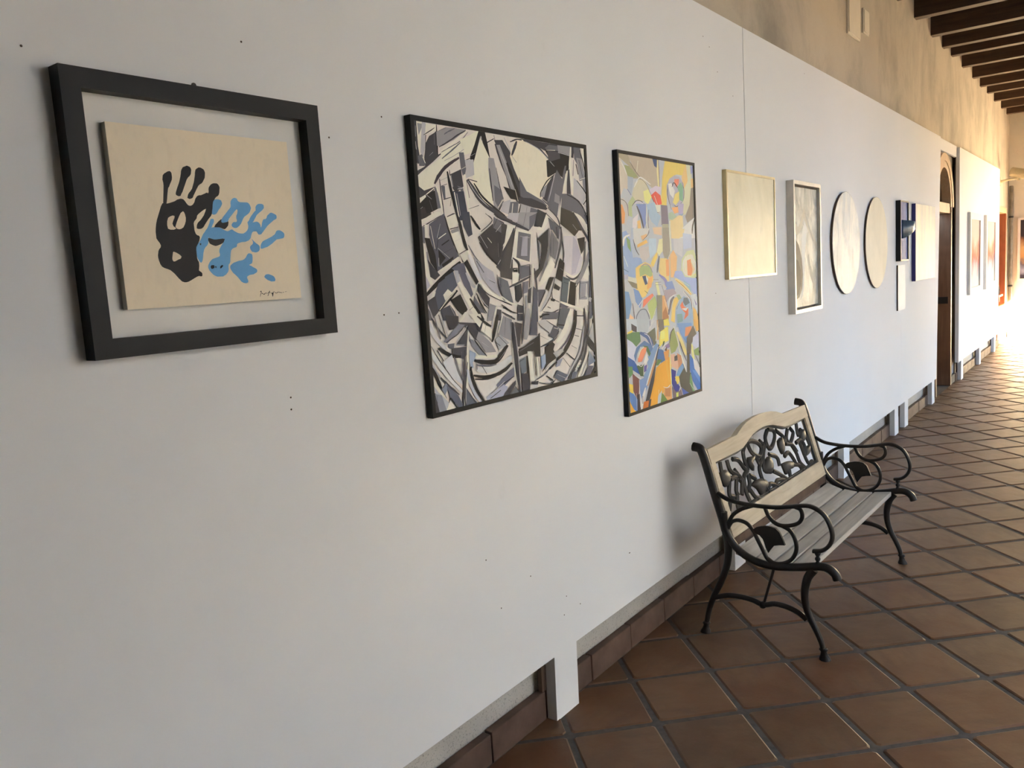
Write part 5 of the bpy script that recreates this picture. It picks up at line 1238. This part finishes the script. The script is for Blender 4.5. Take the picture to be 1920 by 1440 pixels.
# 8. deep blue box relief with its white card
r_ = tag(empty('relief_picture', (GAPX, 7.743, 1.535)), 'small blue relief in a black box frame with a curved blue plate', 'picture')
w_, h_ = .330, .520
frame_parts(r_, w_, h_, .012, .040, M_BLACK)
M_BLUE = ramp_paint('blue violet paint', 5, [(.3, (.055, .065, .22)), (.55, (.11, .14, .36)), (.75, (.24, .32, .55))], .65, (1, 1, .5), .8, None, .15)
MB().box(.002, .030, .012, w_-.012, .012, h_-.012).build('painted_canvas', M_BLUE, r_)
M_TEAL = ramp_paint('dark teal paint', 4, [(.35, (.015, .035, .075)), (.6, (.05, .11, .17)), (.8, (.30, .40, .45))], .45, (1, 1, .6), .6, None, .25)
m = MB(); n = 14; v = []
for k in range(n+1):
    t = k/n; a = .03+.10*t; xx = .030+.062*math.sin(t*1.5)**1.2; hh = .115*(1-.15*t)
    for dx in (0, .006):
        v += [(xx+dx, .10+.20*t, .195+.03*t+.05*t*t), (xx+dx, .10+.20*t, .355-.015*t)]
f = []
for k in range(n):
    i = 4*k; f += [(i, i+1, i+5, i+4), (i+2, i+6, i+7, i+3), (i, i+4, i+6, i+2), (i+1, i+3, i+7, i+5)]
f += [(0, 2, 3, 1), (4*n, 4*n+1, 4*n+3, 4*n+2)]
m.add(v, f, True); m.build('curved_plate', M_TEAL, r_)
r_ = tag(empty('text_card', (GAPX, 7.768, 1.103)), 'upright white card below the small blue relief', 'card')
MB().box(0, .0115, 0, .290, 0, .397, .001).build('card_board', M_BATTEN, r_); MB().box(.0115, .0130, 0, .290, 0, .397).build('card_face', M_PAPER, r_)
# 9. unframed canvas with dark blue sides
r_ = tag(empty('canvas_painting', (GAPX, 8.401, 1.335)), 'unframed canvas with white and pale yellow streaks and dark blue sides', 'painting')
w_, h_ = .965, .715
MB().box(0, .0335, 0, w_, 0, h_, .002).build('stretched_canvas', M_NAVY, r_)
MB().box(.0335, .0345, .002, w_-.002, .002, h_-.002).build('painted_surface', ramp_paint('white yellow streaks', 9, [(.3, (.50, .56, .62)), (.45, (.68, .66, .58)), (.6, (.80, .78, .68)), (.75, (.80, .74, .42))], .5, (1, 1, .14), .6, (5, (1, 1, .3), [(.55, g(0)), (.75, g(.4))], (.56, .48, .36)), .12, .3), r_)
# 10, 11. pair in white frames on the far panel
def red_painting(seed):
    t = NT('red pink blue wash %d' % seed, .7, .06)
    sx = t.n('ShaderNodeSeparateXYZ'); t.l(t.co.outputs['Generated'], sx.inputs[0])
    nn = t.noise(6, 6, .65, t.vec((1, 1, .35)), .8); ad = t.n('ShaderNodeMath', operation='MULTIPLY_ADD'); t.l(nn, ad.inputs[0]); ad.inputs[1].default_value = .75; t.l(sx.outputs['Z'], ad.inputs[2])
    sb = t.n('ShaderNodeMath', operation='SUBTRACT'); t.l(ad.outputs[0], sb.inputs[0]); sb.inputs[1].default_value = .38
    c = t.ramp(sb.outputs[0], [(.05, (.62, .58, .52)), (.20, (.30, .34, .40)), (.32, (.24, .17, .24)), (.44, (.50, .06, .035)), (.56, (.55, .13, .09)), (.74, (.58, .36, .32)), (.95, (.52, .38, .37))])
    t.col(c).bump(t.noise(60, 4), .2, .002); return t.m
for k, (a, b, lab) in enumerate(((11.744, 12.715, 'first of two white framed red and pink paintings, beside the arched doorway'), (13.231, 14.290, 'second of two white framed red and pink paintings, farther from the arched doorway'))):
    r_ = tag(empty('framed_picture', (GAPX, a, 1.026)), lab, 'picture', 'white framed red paintings')
    w_, h_ = b-a, 1.03
    frame_parts(r_, w_, h_, .085, .035, M_WHITEFRAME)
    MB().box(.002, .018, .08, w_-.08, .08, h_-.08).build('painted_canvas', red_painting(k), r_)
# 12. picture on the far wall
r_ = tag(empty('framed_picture', (.065, YE-.0015, .99)), 'cream framed picture with dark, tan and blue patches on the far wall', 'picture')
w_, h_ = .95, 1.10
o_ = [(0, 0), (w_, 0), (w_, h_), (0, h_)]; i_ = [(.04, .04), (w_-.04, .04), (w_-.04, h_-.04), (.04, h_-.04)]
for k in range(4): MB().prism([o_[k], o_[(k+1) % 4], i_[(k+1) % 4], i_[k]], 'y', -.035, 0).build('frame_bar', M_WHITEFRAME, r_)
def far_painting():
    t = NT('dark tan blue painting', .5, .35); sx = t.n('ShaderNodeSeparateXYZ'); t.l(t.co.outputs['Generated'], sx.inputs[0])
    nn = t.noise(4, 5, .6); ad = t.n('ShaderNodeMath', operation='MULTIPLY_ADD'); t.l(nn, ad.inputs[0]); ad.inputs[1].default_value = .5; t.l(sx.outputs['Z'], ad.inputs[2])
    sb = t.n('ShaderNodeMath', operation='SUBTRACT'); t.l(ad.outputs[0], sb.inputs[0]); sb.inputs[1].default_value = .25
    t.col(t.ramp(sb.outputs[0], [(.05, (.04, .05, .09)), (.16, (.30, .36, .50)), (.26, (.10, .11, .16)), (.34, (.50, .30, .12)), (.55, (.56, .38, .18)), (.68, (.25, .12, .06)), (.76, (.03, .025, .035))])); return t.m
MB().box(.036, w_-.036, -.018, -.002, .036, h_-.036).build('painted_canvas', far_painting(), r_)

# ---------------------------------------------------------------- wall fittings
def cover(y0, y1, z0, z1, d, label):
    r_ = tag(empty('cover_box', (XW+.001, y0, z0)), label, 'cover box')
    MB().box(0, d, 0, y1-y0, 0, z1-z0, .004).build('box_body', M_PANEL2, r_)
    MB().box(d, d+.006, .012, y1-y0-.012, .012, z1-z0-.012, .003).build('box_lid', M_PANEL2, r_)
M_PANEL2 = simple('cream painted cover', (.70, .64, .54), .6, .3, 0, .05, 5)
cover(6.56, 6.90, 3.225, 3.62, .014, 'larger cream cover box high on the plaster wall')
cover(7.01, 7.18, 3.315, 3.50, .012, 'smaller cream cover box beside the larger one, high on the wall')
r_ = tag(empty('wall_spotlight', (XW+.001, 15.75, 2.66)), 'cream tubular spotlight on a bracket arm near the far corner', 'spotlight')
MB().box(0, .012, -.06, .06, -.07, .07, .003).build('mounting_plate', M_METAL, r_)
MB().sweep([(.01, 0, 0), (.12, 0, .02), (.27, 0, .035)], .020, .020, (0, 1, 0), 10).build('bracket_arm', M_METAL, r_)
MB().lathe([(.03, -.03), (.03, .07), (.018, .075)], (.27, 0, .02), 'z', 12).build('swivel', M_METAL, r_)
m = MB(); ax = Vector((.92, 0, -.28)).normalized(); c0 = Vector((.14, 0, .145))
m.sweep([c0, c0+ax*.02, c0+ax*.30, c0+ax*.31, c0+ax*.40], [.05, .075, .078, .088, .090], [.05, .075, .078, .088, .090], (0, 1, 0), 20); m.build('lamp_housing', M_METAL, r_)
r_ = tag(empty('drain_pipe', (-.035, YE-.065, 0)), 'grey vertical pipe standing in the far corner', 'pipe')
MB().lathe([(.032, 0), (.032, 2.64), (.028, 2.65)], (0, 0, 0), 'z', 14).build('pipe', M_PIPE, r_)
for z in (.9, 2.1): MB().lathe([(.037, z), (.037, z+.03)], (0, 0, 0), 'z', 14).build('pipe_clip', M_IRON, r_)
r_ = tag(empty('wooden_ledge', (XW, 15.86, .78)), 'small reddish wooden ledge inside the far doorway', 'ledge')
MB().box(-.095, .02, -.21, .32, 0, .035, .004).build('ledge_board', M_RED, r_)
MB().box(-.095, -.02, -.16, -.13, -.10, 0, .003).build('ledge_bracket', M_RED, r_); MB().box(-.095, -.02, .22, .25, -.10, 0, .003).build('ledge_bracket', M_RED, r_)
r_ = tag(empty('cloth_bag', (XW-.04, 15.86, .816)), 'small black bag on the wooden ledge of the far doorway', 'bag')
MB().lathe([(.035, 0), (.048, .02), (.05, .08), (.042, .14), (.02, .17), (.022, .19)], (0, 0, 0), 'z', 12).build('bag_body', M_DARKBAG, r_)
MB().sweep(catmull([(0, -.02, .18), (0, -.03, .23), (0, 0, .25), (0, .03, .23), (0, .02, .18)]), .005, .005, (1, 0, 0), 6).build('bag_handle', M_DARKBAG, r_)

# ---------------------------------------------------------------- bench
BW = 1.25
bench = tag(empty('garden_bench', (.158, 3.205, 0), R(-1.7)), 'weathered wooden garden bench with scrolled dark iron arms and floral back', 'bench')
CV = dict(
 post=[(-.026, .833), (.006, .826), (.022, .795), (.040, .735), (.062, .655), (.084, .580), (.100, .527), (.112, .478)],
 rear=[(.112, .478), (.121, .411), (.114, .331), (.084, .247), (.050, .177), (.025, .109), (.012, .052)],
 rail=[(.106, .560), (.110, .496), (.135, .439), (.178, .394), (.238, .366), (.305, .357), (.371, .363), (.435, .374), (.498, .388), (.536, .387), (.563, .368), (.573, .345)],
 front=[(.482, .372), (.458, .336), (.446, .292), (.443, .250), (.448, .210), (.463, .164), (.486, .119), (.505, .074), (.512, .045)],
 stretch=[(.050, .168), (.110, .190), (.172, .196), (.224, .192), (.258, .182), (.284, .184), (.318, .195), (.367, .193), (.416, .178), (.449, .154)],
 arm=[(.080, .640), (.108, .624), (.141, .613), (.201, .606), (.269, .605), (.335, .609), (.392, .619), (.456, .631), (.494, .623), (.528, .598), (.550, .553), (.555, .514), (.542, .480), (.515, .456), (.480, .448)],
 loop1=[(.118, .496), (.129, .520), (.148, .553), (.183, .581), (.235, .603)],
 loop2=[(.122, .488), (.133, .510), (.147, .525), (.173, .532), (.208, .523), (.233, .497), (.249, .466), (.269, .427), (.289, .388), (.314, .366)],
 hook=[(.286, .602), (.302, .566), (.326, .543), (.358, .535), (.399, .543), (.427, .559), (.439, .585), (.432, .612), (.408, .621)],
 oval=[(.340, .537), (.362, .532), (.390, .517), (.409, .483), (.413, .443), (.396, .403), (.363, .378), (.322, .370), (.289, .388)])
LEAF = [(.233, .501), (.246, .512), (.264, .519), (.285, .524), (.309, .525), (.330, .521), (.346, .507), (.357, .483), (.368, .455), (.345, .452), (.322, .446), (.310, .430), (.298, .412), (.288, .432), (.282, .452), (.276, .468), (.262, .482), (.245, .487)]
def c3(k, t, n=4): return catmull([(a, t, z) for a, z in CV[k]], n)
def iron(name, k, t, ra, rb, n=8):
    pts = c3(k, t); m_ = len(pts)
    r1 = [ra[0]+(ra[1]-ra[0])*i/(m_-1) for i in range(m_)] if isinstance(ra, tuple) else ra
    return MB().sweep(pts, r1, rb, (0, 1, 0), n).build(name, M_IRON, bench)
def foot(s, t, d):
    m = MB(); prof = [(.012, .050), (.016, .044), (.011, .036), (.013, .022), (.019, .010), (.021, 0)]
    n = 10; v = []
    for i, (a, z) in enumerate(prof):
        for k in range(n):
            q = 2*math.pi*k/n; v.append((s+d*(.012*(1-z/.05))+a*1.15*math.cos(q), t+a*math.sin(q), z))
    m.add(v, [(i*n+k, i*n+(k+1) % n, (i+1)*n+(k+1) % n, (i+1)*n+k) for i in range(len(prof)-1) for k in range(n)], True)
    m.add(v[:n]+v[-n:], [tuple(range(n))[::-1], tuple(range(n, 2*n))]); return m
for t in (0.0, BW):
    iron('back_post', 'post', t, (.020, .019), .017)
    q = iron('leg', 'rear', t, (.018, .011), .014); foot(.010, t, -.6).build('foot', M_IRON, q)
    q = iron('leg', 'front', t, (.019, .010), .013); foot(.513, t, .6).build('foot', M_IRON, q)
    iron('seat_rail', 'rail', t, (.015, .0175), .017)
    iron('stretcher', 'stretch', t, .0115, .010)
    MB().lathe([(.004, -.012), (.014, -.009), (.016, 0), (.014, .009), (.004, .012)], (.268, t, .180), 'y', 12).build('stretcher_boss', M_IRON, bench)
    q = iron('armrest', 'arm', t, .0085, .015)
    MB().lathe([(.012, .404), (.006, .412), (.011, .420), (.011, .426), (.006, .432), (.013, .446), (.010, .452)], (.497, t, -.004), 'z', 10).build('baluster', M_IRON, q)
    for k in ('loop1', 'loop2', 'hook', 'oval'): iron('scroll', k, t, .0085, .008)
    lf = MB().prism(LEAF, 'y', t-.006, t+.006); lf.build('leaf_ornament', M_IRON, bench)
    sg = 1 if t == 0 else -1
    MB().sweep([(.314, t+.01*sg, .342), (.272, t+.004*sg, .190)], .006, .006, (0, 1, 0), 8).build('brace_rod', M_IRON, bench)
# seat slats follow the curve of the rails
for k, (s0, s1, za, zb) in enumerate(((.146, .226, .396, .371), (.236, .302, .372, .366), (.311, .378, .367, .372), (.387, .470, .374, .384))):
    MB().prism([(s0, za-.022), (s1, zb-.022), (s1, zb-.002), (s1-.003, zb), (s0+.003, za), (s0, za-.002)], 'y', .019, BW-.019).build('seat_slat', M_SEAT, bench)
MB().box(.118, .140, .02, BW-.02, .400, .440, .003).build('rear_crossbar', M_BATTEN, bench)
# wooden back with its cast floral insert, leaning with the posts
def bp(t, z, off=0.0):
    s = .026-.29*(z-.787)
    return (s+off*.96, t, z+off*.28)
def slab(poly, d0, d1, name, mat):
    n = len(poly); m = MB(); m.add([bp(a, b, d0) for a, b in poly]+[bp(a, b, d1) for a, b in poly],
        [tuple(range(n))[::-1], tuple(range(n, 2*n))]+[(i, (i+1) % n, n+(i+1) % n, n+i) for i in range(n)])
    return m.build(name, mat, bench)
hump_o = [(.33, .820), (.36, .829), (.41, .843), (.47, .855), (.54, .862), (.625, .865), (.71, .862), (.78, .855), (.84, .843), (.885, .829), (.92, .820)]
hump_i = [(.30, .754), (.36, .758), (.42, .773), (.50, .793), (.56, .800), (.625, .803), (.69, .800), (.75, .793), (.83, .773), (.89, .758), (.95, .754)]
slab([(.018, .754)]+hump_i+[(BW-.018, .754), (BW-.018, .815)]+hump_o[::-1]+[(.018, .815)], -.015, .015, 'top_rail', M_BACK)
slab([(.018, .440), (BW-.018, .440), (BW-.018, .517), (.018, .517)], -.014, .014, 'bottom_rail', M_BACK)
slab([(.018, .517), (.060, .517), (.060, .754), (.018, .754)], -.013, .013, 'stile', M_BACK)
slab([(BW-.060, .517), (BW-.018, .517), (BW-.018, .754), (BW-.060, .754)], -.013, .013, 'stile', M_BACK)
INS = [ [(0.109, 0.696), (0.123, 0.743)] , [(0.19, 0.738), (0.196, 0.689), (0.257, 0.659)] , [(0.247, 0.73), (0.299, 0.715), (0.333, 0.672), (0.349, 0.664)] , [(0.172, 0.657), (0.231, 0.652), (0.193, 0.601), (0.2, 0.582)] , [(0.157, 0.651), (0.12, 0.601), (0.159, 0.583)] , [(0.256, 0.629), (0.28, 0.632), (0.236, 0.573)] , [(0.365, 0.656), (0.304, 0.635), (0.283, 0.579), (0.292, 0.533)] , [(0.351, 0.638), (0.341, 0.596), (0.302, 0.574)] , [(0.438, 0.766), (0.458, 0.717), (0.526, 0.685), (0.572, 0.713), (0.549, 0.745), (0.484, 0.766), (0.438, 0.766)] , [(0.577, 0.749), (0.603, 0.72), (0.557, 0.679), (0.489, 0.638), (0.481, 0.599)] , [(0.698, 0.777), (0.647, 0.745), (0.657, 0.696), (0.713, 0.703), (0.766, 0.736), (0.765, 0.765), (0.712, 0.78)] , [(0.633, 0.728), (0.567, 0.677), (0.534, 0.619), (0.6, 0.596)] , [(0.637, 0.672), (0.714, 0.642), (0.716, 0.598)] , [(0.798, 0.759), (0.866, 0.713), (0.868, 0.683)] , [(0.942, 0.738), (0.894, 0.697), (0.926, 0.671), (1.0, 0.707), (0.982, 0.736)] , [(0.926, 0.671), (0.961, 0.615), (0.973, 0.563), (1.023, 0.522)] , [(1.075, 0.744), (1.054, 0.687), (1.115, 0.706)] , [(0.999, 0.657), (1.072, 0.658), (1.095, 0.618), (1.052, 0.586)] , [(0.807, 0.627), (0.867, 0.634), (0.904, 0.597), (0.917, 0.565)] , [(0.878, 0.568), (0.949, 0.553), (0.975, 0.517)] , [(0.503, 0.522), (0.548, 0.548), (0.607, 0.529), (0.622, 0.516)] , [(0.607, 0.529), (0.645, 0.544), (0.724, 0.53)] , [(0.367, 0.63), (0.416, 0.605)] , [(0.326, 0.577), (0.36, 0.534), (0.402, 0.515)] , [(0.624, 0.595), (0.697, 0.56), (0.757, 0.523)] , [(0.815, 0.558), (0.802, 0.527)] , [(0.481, 0.599), (0.488, 0.548), (0.506, 0.526)] , [(0.113, 0.578), (0.079, 0.545)] , [(0.188, 0.58), (0.162, 0.532), (0.203, 0.53)] , [(0.413, 0.762), (0.37, 0.735), (0.36, 0.693), (0.365, 0.656)] , [(1.155, 0.668), (1.167, 0.614)] , [(1.043, 0.659), (1.071, 0.542), (1.138, 0.533)] , [(0.482, 0.703), (0.501, 0.654)] , [(0.235, 0.685), (0.28, 0.632)] , [(0.977, 0.617), (0.943, 0.658), (0.864, 0.679)] , ]
BLOB = [ [(0.094, 0.703), (0.145, 0.705), (0.176, 0.677), (0.157, 0.651), (0.107, 0.638), (0.088, 0.667)] , [(0.403, 0.706), (0.475, 0.696), (0.412, 0.673), (0.42, 0.64), (0.383, 0.679)] , [(0.575, 0.656), (0.63, 0.664), (0.647, 0.623), (0.61, 0.593), (0.538, 0.609)] , [(0.783, 0.709), (0.842, 0.717), (0.842, 0.668), (0.791, 0.64), (0.773, 0.682)] , [(1.094, 0.7), (1.153, 0.699), (1.147, 0.659), (1.089, 0.645), (1.073, 0.668)] , [(1.087, 0.609), (1.167, 0.614), (1.135, 0.579), (1.057, 0.575)] , [(0.745, 0.602), (0.823, 0.599), (0.889, 0.58), (0.868, 0.556), (0.815, 0.558), (0.763, 0.545), (0.75, 0.577)] , [(0.357, 0.588), (0.41, 0.598), (0.485, 0.589), (0.531, 0.556), (0.476, 0.533), (0.424, 0.527), (0.403, 0.559)] , ]
m = MB(); nb = Vector((.96, 0, .28)).normalized()
edge = [(.0655, .5235), (.0655, .748)]+[(a, b-.006) for a, b in hump_i]+[(BW-.0655, .748), (BW-.0655, .5235), (.0655, .5235)]
m.sweep([bp(a, b) for a, b in edge], .0055, .006, nb, 6)
for s in INS:
    pts = catmull([bp(a, b) for a, b in s], 4); m.sweep(pts, .0125, .0075, nb, 6); m.sweep([Vector(q)+nb*.006 for q in pts], .003, .004, nb, 5)
for b in BLOB:
    cx = sum(a for a, _ in b)/len(b); cz = sum(z for _, z in b)/len(b); n = len(b)
    ring = catmull([Vector((a, z, 0)) for a, z in b+[b[0]]], 3)[:-1]; n = len(ring)
    v = [bp(q.x, q.y, -.006) for q in ring]+[bp(q.x, q.y, .005) for q in ring]+[bp(cx+(q.x-cx)*.5, cz+(q.y-cz)*.5, .012) for q in ring]
    m.add(v, [tuple(range(n))[::-1], tuple(range(2*n, 3*n))]+[(r_*n+i, r_*n+(i+1) % n, (r_+1)*n+(i+1) % n, (r_+1)*n+i) for r_ in (0, 1) for i in range(n)], True)
q = m.build('floral_insert', M_INSERT, bench); q['label'] = 'cast iron panel of flowers and looping leaves'
